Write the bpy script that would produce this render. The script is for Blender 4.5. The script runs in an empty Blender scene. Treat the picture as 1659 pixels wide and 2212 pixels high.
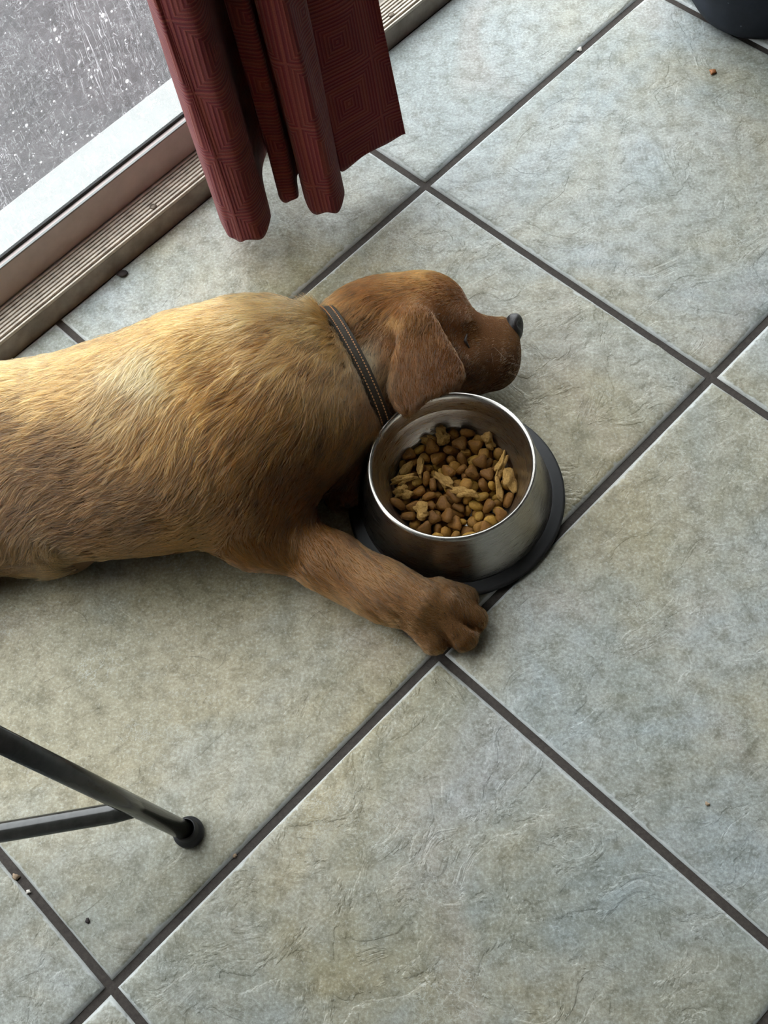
import bpy, bmesh, math, random
import numpy as np
from mathutils import Vector, Matrix
from mathutils.bvhtree import BVHTree

S = bpy.context.scene
COL = S.collection
random.seed(7)
RNG = np.random.default_rng(11)

# ------------------------------------------------------------------ camera
FPX, IW, IH = 2628.45, 1659.0, 2212.0
CAMP = np.array([0.04847, -0.56594, 1.08174])
RW = np.array([[0.993794489, 0.0, -0.111231803],
               [-0.0510124203, -0.888635776, -0.455767694],
               [-0.0988445593, 0.458613626, -0.883121337]])   # right, down, forward
cam = bpy.data.cameras.new('camera')
cam.sensor_fit = 'VERTICAL'
cam.sensor_height = 24.0
cam.sensor_width = 18.0
cam.lens = FPX / IH * 24.0
cam.clip_start = 0.02
cam.clip_end = 60
camo = bpy.data.objects.new('camera', cam)
COL.objects.link(camo)
m = Matrix.Identity(4)
for i in range(3):
    m[i][0] = RW[0][i]
    m[i][1] = -RW[1][i]
    m[i][2] = -RW[2][i]
    m[i][3] = CAMP[i]
camo.matrix_world = m
S.camera = camo

# ------------------------------------------------------------------ light
S.view_settings.view_transform = 'Standard'
S.view_settings.look = 'None'
S.view_settings.gamma = 1.0
S.view_settings.use_curve_mapping = False
S.view_settings.exposure = 0.98
S.cycles.use_denoising = True
S.cycles.max_bounces = 6
S.cycles.diffuse_bounces = 3
S.cycles.glossy_bounces = 3
S.cycles.use_adaptive_sampling = True
S.cycles.adaptive_threshold = 0.07
S.cycles.adaptive_min_samples = 16
S.cycles.transparent_max_bounces = 8
S.cycles.sample_clamp_indirect = 6.0

wd = bpy.data.worlds.new('overcast_sky')
S.world = wd
wd.use_nodes = True
wn = wd.node_tree.nodes
bg = wn['Background']
bg.inputs['Color'].default_value = (0.93, 0.975, 1.0, 1)
bg.inputs['Strength'].default_value = 3.2

# floor frame: U runs along the door, V runs from the door into the room
TP = 0.41                                   # tile pitch
UD = Vector((-0.70291875, -0.71127016, 0))
VD = Vector((0.71127016, -0.70291875, 0))
UV0 = Vector((0.26395878, 0.7137183, 0))
def P(u, v, z=0.0):
    """tile coordinates (pitch = 1) + height in metres -> world"""
    return UV0 + UD * (u * TP) + VD * (v * TP) + Vector((0, 0, z))
ROTZ = math.atan2(UD.y, UD.x)
def at(px, py, z=0.0):
    """a point seen at px,py standing at real height z"""
    d = RW.T @ np.array([(px - IW / 2) / FPX, (py - IH / 2) / FPX, 1.0])
    s = (z - CAMP[2]) / d[2]
    return Vector(CAMP + s * d)

U0, U1, VB = -5.0, 6.0, 8.0                 # room extent
DU0, DU1 = -3.6, 5.0                        # door opening
DOORH = 2.08


# ------------------------------------------------------------------ node helpers
def lin(r, g, b):
    f = lambda c: ((c / 255 + 0.055) / 1.055) ** 2.4 if c > 10 else c / 255 / 12.92
    return (f(r), f(g), f(b), 1)
class NT:
    def __init__(s, name):
        s.m = bpy.data.materials.new(name)
        s.m.use_nodes = True
        s.t = s.m.node_tree
        s.b = s.t.nodes['Principled BSDF']
        s.out = s.t.nodes['Material Output']
    def n(s, typ, **kw):
        nd = s.t.nodes.new(typ)
        for k, v in kw.items():
            if k.startswith('i_'):
                key = k[2:]
                key = int(key) if key.isdigit() else key.replace('_', ' ')
                nd.inputs[key].default_value = v
            else:
                setattr(nd, k, v)
        return nd
    def l(s, a, b):
        s.t.links.new(a, b)
    def math(s, op, a, b=None, c=None, clamp=False):
        nd = s.t.nodes.new('ShaderNodeMath')
        nd.operation = op
        nd.use_clamp = clamp
        for i, x in enumerate((a, b, c)):
            if x is None: continue
            if isinstance(x, (int, float)): nd.inputs[i].default_value = x
            else: s.l(x, nd.inputs[i])
        return nd.outputs[0]
    def mix(s, fac, a, b, mode='MIX'):
        nd = s.t.nodes.new('ShaderNodeMix')
        nd.data_type = 'RGBA'
        nd.blend_type = mode
        for idx, x in ((0, fac), (6, a), (7, b)):
            if isinstance(x, (int, float)): nd.inputs[idx].default_value = x
            elif isinstance(x, tuple): nd.inputs[idx].default_value = x
            else: s.l(x, nd.inputs[idx])
        return nd.outputs[2]
    def ramp(s, fac, stops):
        nd = s.t.nodes.new('ShaderNodeValToRGB')
        e = nd.color_ramp.elements
        while len(e) < len(stops): e.new(0.5)
        for q, (p, c) in zip(e, stops):
            q.position = p
            q.color = c if isinstance(c, tuple) else (c, c, c, 1)
        s.l(fac, nd.inputs[0])
        return nd.outputs[0]
    def noise(s, vec, scale, detail=4, rough=0.55, dist=0.0):
        nd = s.n('ShaderNodeTexNoise')
        nd.inputs['Scale'].default_value = scale
        nd.inputs['Detail'].default_value = detail
        nd.inputs['Roughness'].default_value = rough
        nd.inputs['Distortion'].default_value = dist
        if vec is not None: s.l(vec, nd.inputs['Vector'])
        return nd
    def bump(s, h, strength, dist, normal=None):
        nd = s.n('ShaderNodeBump')
        nd.inputs['Strength'].default_value = strength
        nd.inputs['Distance'].default_value = dist
        s.l(h, nd.inputs['Height'])
        if normal is not None: s.l(normal, nd.inputs['Normal'])
        return nd.outputs[0]
    def pbr(s, color=None, rough=None, metal=None, normal=None, spec=None):
        for k, x in (('Base Color', color), ('Roughness', rough), ('Metallic', metal), ('Normal', normal), ('Specular IOR Level', spec)):
            if x is None: continue
            if isinstance(x, (int, float, tuple)): s.b.inputs[k].default_value = x
            else: s.l(x, s.b.inputs[k])
        return s.m
MAT = {}

# tile
t = NT('slate_look_tile')
geo = t.n('ShaderNodeNewGeometry').outputs['Position']
oi = t.n('ShaderNodeObjectInfo')
off = t.n('ShaderNodeVectorMath', operation='SCALE')
cmb = t.n('ShaderNodeCombineXYZ')
t.l(oi.outputs['Random'], cmb.inputs[0]); t.l(oi.outputs['Random'], cmb.inputs[1])
t.l(cmb.outputs[0], off.inputs[0]); off.inputs['Scale'].default_value = 37.0
add = t.n('ShaderNodeVectorMath', operation='ADD')
t.l(geo, add.inputs[0]); t.l(off.outputs[0], add.inputs[1])
v = add.outputs[0]
n1 = t.noise(geo, 3.1, 5, 0.6, 0.6).outputs[0]
n2 = t.noise(v, 8.0, 6, 0.62, 0.5).outputs[0]
n3 = t.noise(v, 55.0, 6, 0.7).outputs[0]
n4 = t.noise(v, 330.0, 5, 0.7).outputs[0]
vd_ = t.n('ShaderNodeVectorMath', operation='DISTANCE')
t.l(geo, vd_.inputs[0]); vd_.inputs[1].default_value = (-0.16, -0.02, 0)
warm = t.ramp(vd_.outputs['Value'], [(0.12, 0.26), (0.62, 0.0)])
c = t.mix(t.ramp(t.math('SUBTRACT', n1, warm), [(0.24, 0.0), (0.50, 1.0)]), (0.395, 0.345, 0.222, 1), (0.355, 0.388, 0.388, 1))
c = t.mix(t.ramp(n2, [(0.38, 0.0), (0.62, 1.0)]), t.mix(1.0, c, (0.80, 0.83, 0.82, 1), 'MULTIPLY'), c)
c = t.mix(t.ramp(t.noise(v, 5.0, 3, 0.5, 1.0).outputs[0], [(0.56, 0.0), (0.75, 0.35)]), c, (0.36, 0.29, 0.24, 1))
c = t.mix(t.ramp(n3, [(0.36, 1.0), (0.56, 0.0)]), c, (0.64, 0.63, 0.58, 1), 'MULTIPLY')
c = t.mix(t.ramp(n4, [(0.36, 1.0), (0.54, 0.0)]), c, (0.72, 0.71, 0.68, 1), 'MULTIPLY')
c = t.mix(t.ramp(n4, [(0.54, 0.0), (0.72, 0.42)]), c, (0.64, 0.66, 0.63, 1))
dv = t.n('ShaderNodeVectorMath', operation='ADD')
dn = t.noise(v, 28.0, 5, 0.7)
dsc = t.n('ShaderNodeVectorMath', operation='SCALE'); dsc.inputs['Scale'].default_value = 0.05
t.l(dn.outputs['Color'], dsc.inputs[0]); t.l(v, dv.inputs[0]); t.l(dsc.outputs[0], dv.inputs[1])
vor = t.n('ShaderNodeTexVoronoi', feature='DISTANCE_TO_EDGE')
vor.inputs['Scale'].default_value = 85.0
t.l(dv.outputs[0], vor.inputs['Vector'])
crk = t.ramp(vor.outputs['Distance'], [(0.0, 1.0), (0.055, 0.0)])
msk = t.ramp(t.noise(v, 10.0, 4, 0.6).outputs[0], [(0.52, 0.0), (0.68, 0.45)])
c = t.mix(t.math('MULTIPLY', crk, msk), c, (0.62, 0.64, 0.60, 1))
oz = t.n('ShaderNodeSeparateXYZ'); t.l(t.n('ShaderNodeTexCoord').outputs['Object'], oz.inputs[0])
chip_glint = t.math('ADD', oz.outputs[2], t.math('MULTIPLY', t.math('SUBTRACT', t.noise(v, 140, 3).outputs[0], 0.5), 0.0026))
c = t.mix(t.ramp(t.math('MULTIPLY', chip_glint, -400.0), [(0.25, 0.0), (0.60, 0.62)]), c, (0.62, 0.65, 0.65, 1))  # paler bevels: chipped glaze plus the edge highlight put into the colour
rel = t.noise(v, 17.0, 5, 0.55, 1.2).outputs[0]
relm = t.ramp(rel, [(0.46, 0.0), (0.50, 0.6), (0.60, 1.0)])
hh = t.math('ADD', t.math('MULTIPLY', relm, t.ramp(oi.outputs['Random'], [(0.0, 0.25), (1.0, 0.85)])), t.math('ADD', t.math('MULTIPLY', n4, 0.16), t.math('MULTIPLY', n3, 0.5)))
nm = t.bump(hh, 0.55, 0.0016)
MAT['tile'] = t.pbr(c, t.ramp(n3, [(0.3, 0.55), (0.7, 0.38)]), None, nm, 0.5)

t = NT('grout')
g = t.noise(t.n('ShaderNodeNewGeometry').outputs['Position'], 240, 5, 0.7).outputs[0]
MAT['grout'] = t.pbr(t.ramp(g, [(0.3, (0.030, 0.024, 0.020, 1)), (0.7, (0.068, 0.056, 0.048, 1))]), 0.9, None, t.bump(g, 0.6, 0.001))

def simple(name, col, rough=0.5, metal=0.0, nscale=None, namt=0.2, bump=0.0, spec=None):
    t = NT(name)
    c = col
    nm = None
    if nscale:
        n = t.noise(t.n('ShaderNodeTexCoord').outputs['Object'], nscale, 5, 0.6).outputs[0]
        lo = tuple(x * (1 - namt) for x in col[:3]) + (1,)
        hi = tuple(min(1, x * (1 + namt)) for x in col[:3]) + (1,)
        c = t.ramp(n, [(0.3, lo), (0.7, hi)])
        if bump: nm = t.bump(n, 0.6, bump)
    t.pbr(c, rough, metal, nm, spec)
    return t.m
MAT['wall'] = simple('painted_wall', (0.30, 0.285, 0.26, 1), 0.8, 0, 60, 0.04, 0.0004)
MAT['alu'] = simple('weathered_aluminium', (0.50, 0.44, 0.37, 1), 0.48, 0.35, 90, 0.25, 0.0002)
MAT['alu_face'] = simple('dull_sill_face', (0.33, 0.285, 0.24, 1), 0.6, 0.2, 50, 0.25, 0.0002)
MAT['rail'] = simple('grey_door_rail', (0.52, 0.45, 0.43, 1), 0.5, 0.1, 40, 0.10)
MAT['gasket'] = simple('black_gasket', (0.012, 0.012, 0.011, 1), 0.7, 0, 200, 0.4)
MAT['outsill'] = simple('white_outdoor_sill', (0.250, 0.260, 0.252, 1), 0.7, 0, 45, 0.08, 0.0005)
MAT['outground'] = simple('dark_outdoor_paving', (0.042, 0.038, 0.039, 1), 0.9, 0, 14, 0.5)
MAT['screw'] = simple('dark_screw', (0.16, 0.13, 0.10, 1), 0.5, 0.6, 300, 0.3)
MAT['steel_tube'] = simple('dark_grey_enamel', (0.030, 0.030, 0.027, 1), 0.16, 0.0, 120, 0.25, 0.0, 0.6)
MAT['rubber'] = simple('black_rubber', (0.010, 0.010, 0.011, 1), 0.55, 0, 150, 0.3)
MAT['rod'] = simple('brown_rod', (0.10, 0.06, 0.04, 1), 0.4, 0.1, 50, 0.2)

# brushed steel
t = NT('brushed_steel')
tc = t.n('ShaderNodeTexCoord').outputs['Object']
mp = t.n('ShaderNodeMapping'); mp.inputs['Scale'].default_value = (1, 1, 30)
t.l(tc, mp.inputs[0])
bn = t.noise(mp.outputs[0], 60, 4, 0.6).outputs[0]
MAT['steel'] = t.pbr((0.42, 0.40, 0.365, 1), t.ramp(bn, [(0.3, 0.24), (0.7, 0.34)]), 1.0, t.bump(bn, 0.03, 0.0003))

# dirty glass
t = NT('dirty_glass')
tc = t.n('ShaderNodeTexCoord').outputs['Object']
def stretched(sx, sy, sz, scale, det, rot=0.0):
    mp = t.n('ShaderNodeMapping')
    mp.inputs['Scale'].default_value = (sx, sy, sz)
    mp.inputs['Rotation'].default_value = (0, rot, 0)
    t.l(tc, mp.inputs[0])
    return t.noise(mp.outputs[0], scale, det, 0.75, 0.4).outputs[0]
def ridges(n, w):
    a = t.math('ABSOLUTE', t.math('SUBTRACT', n, 0.5))
    return t.ramp(a, [(0.0, 1.0), (w, 0.0)])
s1 = ridges(stretched(1, 1, 0.10, 70, 3), 0.007)
s2 = ridges(stretched(1, 1, 0.3, 55, 4, 0.9), 0.007)
s3 = ridges(stretched(0.3, 1, 1, 60, 4, 0.3), 0.006)
big = t.noise(tc, 9, 3).outputs[0]
s1 = t.math('MULTIPLY', s1, t.ramp(big, [(0.45, 0.15), (0.6, 1.0)]))
vo = t.n('ShaderNodeTexVoronoi', feature='F1'); vo.inputs['Scale'].default_value = 135.0
t.l(tc, vo.inputs['Vector'])
sz = t.math('MULTIPLY', t.ramp(t.noise(tc, 60, 2).outputs[0], [(0.44, 0.0), (0.72, 1.0)]), 0.36)
spots = t.ramp(t.math('SUBTRACT', sz, vo.outputs['Distance']), [(0.0, 0.0), (0.03, 1.0)])
vo2 = t.n('ShaderNodeTexVoronoi', feature='F1'); vo2.inputs['Scale'].default_value = 230.0
t.l(tc, vo2.inputs['Vector'])
fine = t.ramp(vo2.outputs['Distance'], [(0.08, 0.6), (0.15, 0.0)])
fine = t.math('MULTIPLY', fine, t.ramp(t.noise(tc, 25, 3).outputs[0], [(0.5, 0.0), (0.6, 1.0)]))
haze = t.ramp(t.noise(tc, 120, 5, 0.7).outputs[0], [(0.3, 0.03), (0.7, 0.10)])
lines = t.math('ADD', t.math('ADD', t.math('MULTIPLY', s1, 0.50), t.math('MULTIPLY', s2, 0.30)), t.math('MULTIPLY', s3, 0.26))
dirt = t.math('ADD', t.math('ADD', lines, t.math('MULTIPLY', spots, 0.7)), t.math('ADD', haze, t.math('MULTIPLY', fine, 0.35)), clamp=True)
tr = t.n('ShaderNodeBsdfTransparent'); tr.inputs[0].default_value = (0.93, 0.94, 0.94, 1)
df = t.n('ShaderNodeBsdfDiffuse'); df.inputs[0].default_value = (0.80, 0.79, 0.80, 1)
tl = t.n('ShaderNodeBsdfTranslucent'); tl.inputs[0].default_value = (0.82, 0.81, 0.83, 1)
dm = t.n('ShaderNodeMixShader'); dm.inputs[0].default_value = 0.6
t.l(df.outputs[0], dm.inputs[1]); t.l(tl.outputs[0], dm.inputs[2])
mx = t.n('ShaderNodeMixShader')
t.l(dirt, mx.inputs[0]); t.l(tr.outputs[0], mx.inputs[1]); t.l(dm.outputs[0], mx.inputs[2])
gl = t.n('ShaderNodeBsdfGlossy'); gl.inputs['Roughness'].default_value = 0.05
mg = t.n('ShaderNodeMixShader'); mg.inputs[0].default_value = 0.04
t.l(mx.outputs[0], mg.inputs[1]); t.l(gl.outputs[0], mg.inputs[2])
t.l(mg.outputs[0], t.out.inputs[0])
MAT['glass'] = t.m

# curtain cloth: woven squares in squares, measured in metres along and up the cloth
t = NT('red_woven_curtain')
uvn = t.n('ShaderNodeUVMap').outputs[0]
sep = t.n('ShaderNodeSeparateXYZ'); t.l(uvn, sep.inputs[0])
CW = 0.074
uu = t.math('DIVIDE', sep.outputs[0], CW)
vv = t.math('DIVIDE', sep.outputs[1], CW * 1.15)
fu = t.math('ABSOLUTE', t.math('SUBTRACT', t.math('FRACT', uu), 0.5))
fv = t.math('ABSOLUTE', t.math('SUBTRACT', t.math('FRACT', vv), 0.5))
mxd = t.math('MAXIMUM', fu, fv)
cid = t.n('ShaderNodeCombineXYZ')
t.l(t.math('FLOOR', uu), cid.inputs[0]); t.l(t.math('FLOOR', vv), cid.inputs[1])
wn_ = t.n('ShaderNodeTexWhiteNoise'); t.l(cid.outputs[0], wn_.inputs['Vector'])
rnd = wn_.outputs['Value']
band = t.math('SINE', t.math('MULTIPLY', mxd, 118.0))
big = t.math('SINE', t.math('ADD', t.math('MULTIPLY', mxd, 24.0), t.math('MULTIPLY', rnd, 6.0)))
base = t.mix(t.ramp(big, [(0.25, 0.0), (0.55, 1.0)]), (0.170, 0.0115, 0.0175, 1), (0.205, 0.028, 0.019, 1))
base = t.mix(t.ramp(rnd, [(0.0, 0.0), (1.0, 0.5)]), base, (0.115, 0.009, 0.016, 1))
col = t.mix(t.ramp(band, [(0.35, 0.0), (0.8, 0.8)]), base, t.mix(0.45, base, (0.40, 0.10, 0.075, 1)))
wv = t.n('ShaderNodeMapping'); wv.inputs['Scale'].default_value = (900, 900, 1); t.l(uvn, wv.inputs[0])
wnz = t.noise(wv.outputs[0], 1.0, 2).outputs[0]
col = t.mix(t.ramp(wnz, [(0.3, 0.45), (0.6, 0.0)]), col, (0.055, 0.008, 0.010, 1))
hgt = t.math('ADD', t.math('MULTIPLY', band, 0.5), t.math('MULTIPLY', wnz, 0.5))
nm = t.bump(hgt, 0.5, 0.0009)
t.pbr(col, 0.75, None, nm, 0.3)
t.b.inputs['Sheen Weight'].default_value = 0.15
tls = t.n('ShaderNodeBsdfTranslucent'); t.l(col, tls.inputs[0])
ms = t.n('ShaderNodeMixShader'); ms.inputs[0].default_value = 0.25
t.l(t.b.outputs[0], ms.inputs[1]); t.l(tls.outputs[0], ms.inputs[2]); t.l(ms.outputs[0], t.out.inputs[0])
MAT['curtain'] = t.m

# ------------------------------------------------------------------ mesh helpers
def link(name, me, mat=None, parent=None):
    o = bpy.data.objects.new(name, me)
    COL.objects.link(o)
    if mat is not None and not me.materials: me.materials.append(MAT[mat] if isinstance(mat, str) else mat)
    if parent is not None: o.parent = parent
    return o
def tag(o, label, cat, group=None, kind=None):
    o['label'] = label
    if cat: o['category'] = cat
    if group: o['group'] = group
    if kind: o['kind'] = kind
    return o
def struct(o, label=None):
    o['kind'] = 'structure'
    if label: o['label'] = label
    return o
def empty(name, loc=(0, 0, 0), rz=0.0):
    o = bpy.data.objects.new(name, None)
    COL.objects.link(o)
    o.location = loc
    o.rotation_euler = (0, 0, rz)
    o.empty_display_size = 0.05
    return o
def from_bm(bm, name, smooth=False):
    me = bpy.data.meshes.new(name)
    bmesh.ops.recalc_face_normals(bm, faces=bm.faces)
    bm.to_mesh(me); bm.free()
    if smooth:
        for p in me.polygons: p.use_smooth = True
    return me
def pydata(name, vs, fs, smooth=False):
    me = bpy.data.meshes.new(name)
    me.from_pydata([tuple(v) for v in vs], [], fs)
    me.update()
    bm = bmesh.new(); bm.from_mesh(me)
    bmesh.ops.recalc_face_normals(bm, faces=bm.faces)
    bm.to_mesh(me); bm.free()
    if smooth:
        for p in me.polygons: p.use_smooth = True
    return me
def box_bm(bm, u0, u1, v0, v1, z0, z1, bev=0.0):
    """box in tile coordinates"""
    vs = [bm.verts.new(P(u, v, z)) for u in (u0, u1) for v in (v0, v1) for z in (z0, z1)]
    fs = []
    for q in ((0, 1, 3, 2), (4, 6, 7, 5), (0, 4, 5, 1), (2, 3, 7, 6), (0, 2, 6, 4), (1, 5, 7, 3)):
        fs.append(bm.faces.new([vs[i] for i in q]))
    if bev:
        ed = list({e for f in fs for e in f.edges})
        bmesh.ops.bevel(bm, geom=ed, offset=bev, segments=2, affect='EDGES', profile=0.5)
def box(name, mat, parent, u0, u1, v0, v1, z0, z1, bev=0.0):
    bm = bmesh.new()
    box_bm(bm, u0, u1, v0, v1, z0, z1, bev)
    return link(name, from_bm(bm, name), mat, parent)
def tube(name, pts, rad, mat, parent=None, n=20, caps=True):
    pts = [Vector(p) for p in pts]
    if not isinstance(rad, (list, tuple)): rad = [rad] * len(pts)
    vs, fs = [], []
    ref = None
    for i, p in enumerate(pts):
        d = (pts[min(i + 1, len(pts) - 1)] - pts[max(i - 1, 0)]).normalized()
        if ref is None:
            ref = d.orthogonal().normalized()
        ref = (ref - d * ref.dot(d)).normalized()
        b = d.cross(ref)
        for k in range(n):
            a = 2 * math.pi * k / n
            vs.append(p + (ref * math.cos(a) + b * math.sin(a)) * rad[i])
    for i in range(len(pts) - 1):
        for k in range(n):
            fs.append((i * n + k, i * n + (k + 1) % n, (i + 1) * n + (k + 1) % n, (i + 1) * n + k))
    if caps:
        fs.append(tuple(range(n))); fs.append(tuple((len(pts) - 1) * n + k for k in range(n)))
    return link(name, pydata(name, vs, fs, True), mat, parent)
def lathe(name, prof, mat, parent, n=96, loc=(0, 0, 0), closed=False):
    vs, fs = [], []
    for r, z in prof:
        for k in range(n):
            a = 2 * math.pi * k / n
            vs.append((r * math.cos(a) + loc[0], r * math.sin(a) + loc[1], z + loc[2]))
    L = len(prof)
    for i in range(L if closed else L - 1):
        j = (i + 1) % L
        for k in range(n):
            fs.append((i * n + k, i * n + (k + 1) % n, j * n + (k + 1) % n, j * n + k))
    return link(name, pydata(name, vs, fs, True), mat, parent)

# ------------------------------------------------------------------ floor
TRACK = -0.465
bm = bmesh.new(); box_bm(bm, U0, U1, TRACK, VB, -0.08, -0.0042)
floor = struct(link('floor', from_bm(bm, 'floor'), 'grout'), 'grey tiled floor with dark grout joints')
def tile_mesh(name, lv, seed, gap=0.0095):
    """one tile lying in [0,1]x[0,lv] (tile units), its edges chipped and rounded"""
    r = random.Random(seed)
    n = 26
    x0, x1, y0, y1 = gap, 1 - gap, gap if lv == 1 else 0.005, lv - gap
    ring = []
    for (ax, ay, bx, by) in ((x0, y0, x1, y0), (x1, y0, x1, y1), (x1, y1, x0, y1), (x0, y1, x0, y0)):
        for k in range(n):
            f = k / n
            ring.append((ax + (bx - ax) * f, ay + (by - ay) * f))
    cx, cy = 0.5, (y0 + y1) / 2
    rings = []
    N = len(ring)
    wob = [r.gauss(0, 1) for _ in range(N)]
    wob = [(wob[i - 1] + 2 * wob[i] + wob[(i + 1) % N]) / 4 for i in range(N)]
    wo2 = [r.gauss(0, 1) for _ in range(N)]
    def inset(d, z, w, wz):
        out = []
        for i, (x, y) in enumerate(ring):
            dd = max(0.0004, d + w * wob[i])
            xx = min(max(x, x0 + dd), x1 - dd)
            yy = min(max(y, y0 + dd), y1 - dd)
            out.append((xx * TP, yy * TP, z + wz * wo2[i]))
        return out
    rings.append([(x * TP, y * TP, -0.006) for x, y in ring])
    rings.append(inset(0.0, -0.0034, 0.0008, 0.0))
    rings.append(inset(0.0075, -0.0008, 0.0022, 0.00022))
    rings.append(inset(0.0135, -0.0002, 0.0045, 0.0001))
    rings.append(inset(0.030, 0.0, 0.006, 0.0))
    vs = [p for q in rings for p in q]
    fs = []
    for i in range(len(rings) - 1):
        for k in range(N):
            fs.append((i * N + k, i * N + (k + 1) % N, (i + 1) * N + (k + 1) % N, (i + 1) * N + k))
    fs.append(tuple((len(rings) - 1) * N + k for k in range(N)))
    me = pydata(name, vs, fs, True)
    me.materials.append(MAT['tile'])
    return me
tm = [tile_mesh('tile', 1, s) for s in (1, 2, 3)]
tcut = [tile_mesh('cut_tile', -TRACK, s) for s in (8, 9)]
ci = 0
for i in range(int(U0), int(U1)):
    for j in range(-1, int(VB)):
        if j == -1:
            o = link('cut_tile', tcut[i % 2], None, floor)
            o.location = P(i, TRACK)
        else:
            o = link('tile', tm[(i * 5 + j * 3) % 3], None, floor)
            o.location = P(i, j)
        o.rotation_euler = (0, 0, ROTZ)
        o.location.z += random.uniform(-0.0004, 0.0002)

# ------------------------------------------------------------------ room shell
TH = 0.3
VW0, VW1 = -0.80, -0.56                        # door wall thickness range
bm = bmesh.new()
box_bm(bm, U0, DU0, VW0, VW1, -0.05, 2.45)
box_bm(bm, DU1, U1, VW0, VW1, -0.05, 2.45)
box_bm(bm, DU0, DU1, VW0, VW1, DOORH, 2.45)
struct(link('wall_door', from_bm(bm, 'wall_door'), 'wall'), 'plain wall around the sliding glass door')
struct(box('wall_left', 'wall', None, U1, U1 + TH, VW0, VB, -0.05, 2.45))
struct(box('wall_right', 'wall', None, U0 - TH, U0, VW0, VB, -0.05, 2.45))
struct(box('wall_back', 'wall', None, U0 - TH, U1 + TH, VB, VB + TH, -0.05, 2.45))
struct(box('ceiling', 'wall', None, U0 - TH, U1 + TH, VW0, VB + TH, 2.45, 2.5))

# threshold track of the sliding door
SZ = 0.0275
trim = struct(box('trim_1', 'alu_face', None, DU0, DU1, -0.62, TRACK, -0.03, SZ - 0.003, 0.0008), 'weathered aluminium door track with ribbed top')
box('edge_lip', 'alu', trim, DU0, DU1, TRACK - 0.006, TRACK - 0.0005, SZ - 0.004, SZ + 0.0007, 0.0004)
nr = 7
for k in range(nr):
    v1 = TRACK - 0.016 - k * 0.0120
    box('track_rib', 'alu', trim, DU0, DU1, v1 - 0.0072, v1, SZ - 0.004, SZ, 0.0005)
for (px, py) in ((331, 446), (845, 32)):
    q = at(px, py, SZ)
    sc = lathe('screw', [(0.0001, 0.0012), (0.0032, 0.0010), (0.0042, 0.0), (0.0042, -0.003)], 'screw', trim, 16, (q.x, q.y, SZ + 0.0002))
# moving door leaf: bottom rail, gasket, glass, stiles, top rail
RZ = 0.0700
leaf = struct(empty('door_1', P(2.7, -0.6, 0)), 'sliding glass door leaf with grey bottom rail and dirty glass')
def under(o, par):
    o.parent = par
    o.matrix_parent_inverse = par.matrix_basis.inverted()
    return o
LU0, LU1 = 0.95, DU1 - 0.02
under(box('bottom_rail', 'rail', None, LU0, LU1, -0.608, -0.568, SZ - 0.002, RZ, 0.0012), leaf)
under(box('gasket', 'gasket', None, LU0, LU1, -0.600, -0.590, RZ - 0.002, RZ + 0.004, 0.0004), leaf)
under(box('glazing_bead', 'outsill', None, LU0, LU1, -0.5765, -0.5685, RZ - 0.001, RZ + 0.0012, 0.0004), leaf)
under(box('top_rail', 'rail', None, LU0, LU1, -0.608, -0.568, DOORH - 0.09, DOORH - 0.01, 0.0012), leaf)
for a in (LU0, LU1 - 0.16):
    under(box('stile', 'rail', None, a, a + 0.16, -0.608, -0.568, RZ, DOORH - 0.09, 0.0012), leaf)
def pane(par, u0, u1, v, z0, z1):
    c = P((u0 + u1) / 2, v, z0)
    h = (u1 - u0) * TP / 2
    bm = bmesh.new()
    vs = [bm.verts.new((x, 0, z)) for x, z in ((-h, 0), (h, 0), (h, z1 - z0), (-h, z1 - z0))]
    bm.faces.new(vs)
    o = link('glass_pane', from_bm(bm, 'glass_pane'), 'glass', None)
    o.location = c
    o.rotation_euler = (0, 0, ROTZ)
    bpy.context.view_layer.update()
    return under(o, par)
bpy.context.view_layer.update()
pane(leaf, LU0 + 0.16, LU1 - 0.16, -0.5985, RZ, DOORH - 0.09)
leaf2 = struct(empty('door_2', P(-1.5, -0.70, 0)), 'fixed glass door leaf behind the curtain')
bpy.context.view_layer.update()
F0, F1 = DU0 + 0.02, 1.1
under(box('bottom_rail', 'gasket', None, F0, F1, -0.700, -0.650, SZ - 0.002, RZ, 0.0012), leaf2)
under(box('top_rail', 'rail', None, F0, F1, -0.700, -0.650, DOORH - 0.09, DOORH - 0.01, 0.0012), leaf2)
for a in (F0, F1 - 0.16):
    under(box('stile', 'rail', None, a, a + 0.16, -0.700, -0.650, RZ, DOORH - 0.09, 0.0012), leaf2)
pane(leaf2, F0 + 0.16, F1 - 0.16, -0.675, RZ, DOORH - 0.09)
# outside: pale sill and dark paving
struct(box('trim_2', 'outsill', None, DU0, DU1, -0.905, -0.6205, -0.03, 0.004, 0.002), 'bright white outdoor sill behind the glass')
struct(box('ground_outside', 'outground', None, -14, 16, -22, -0.9, -0.12, -0.03), 'dark paving outside the door')

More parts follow.
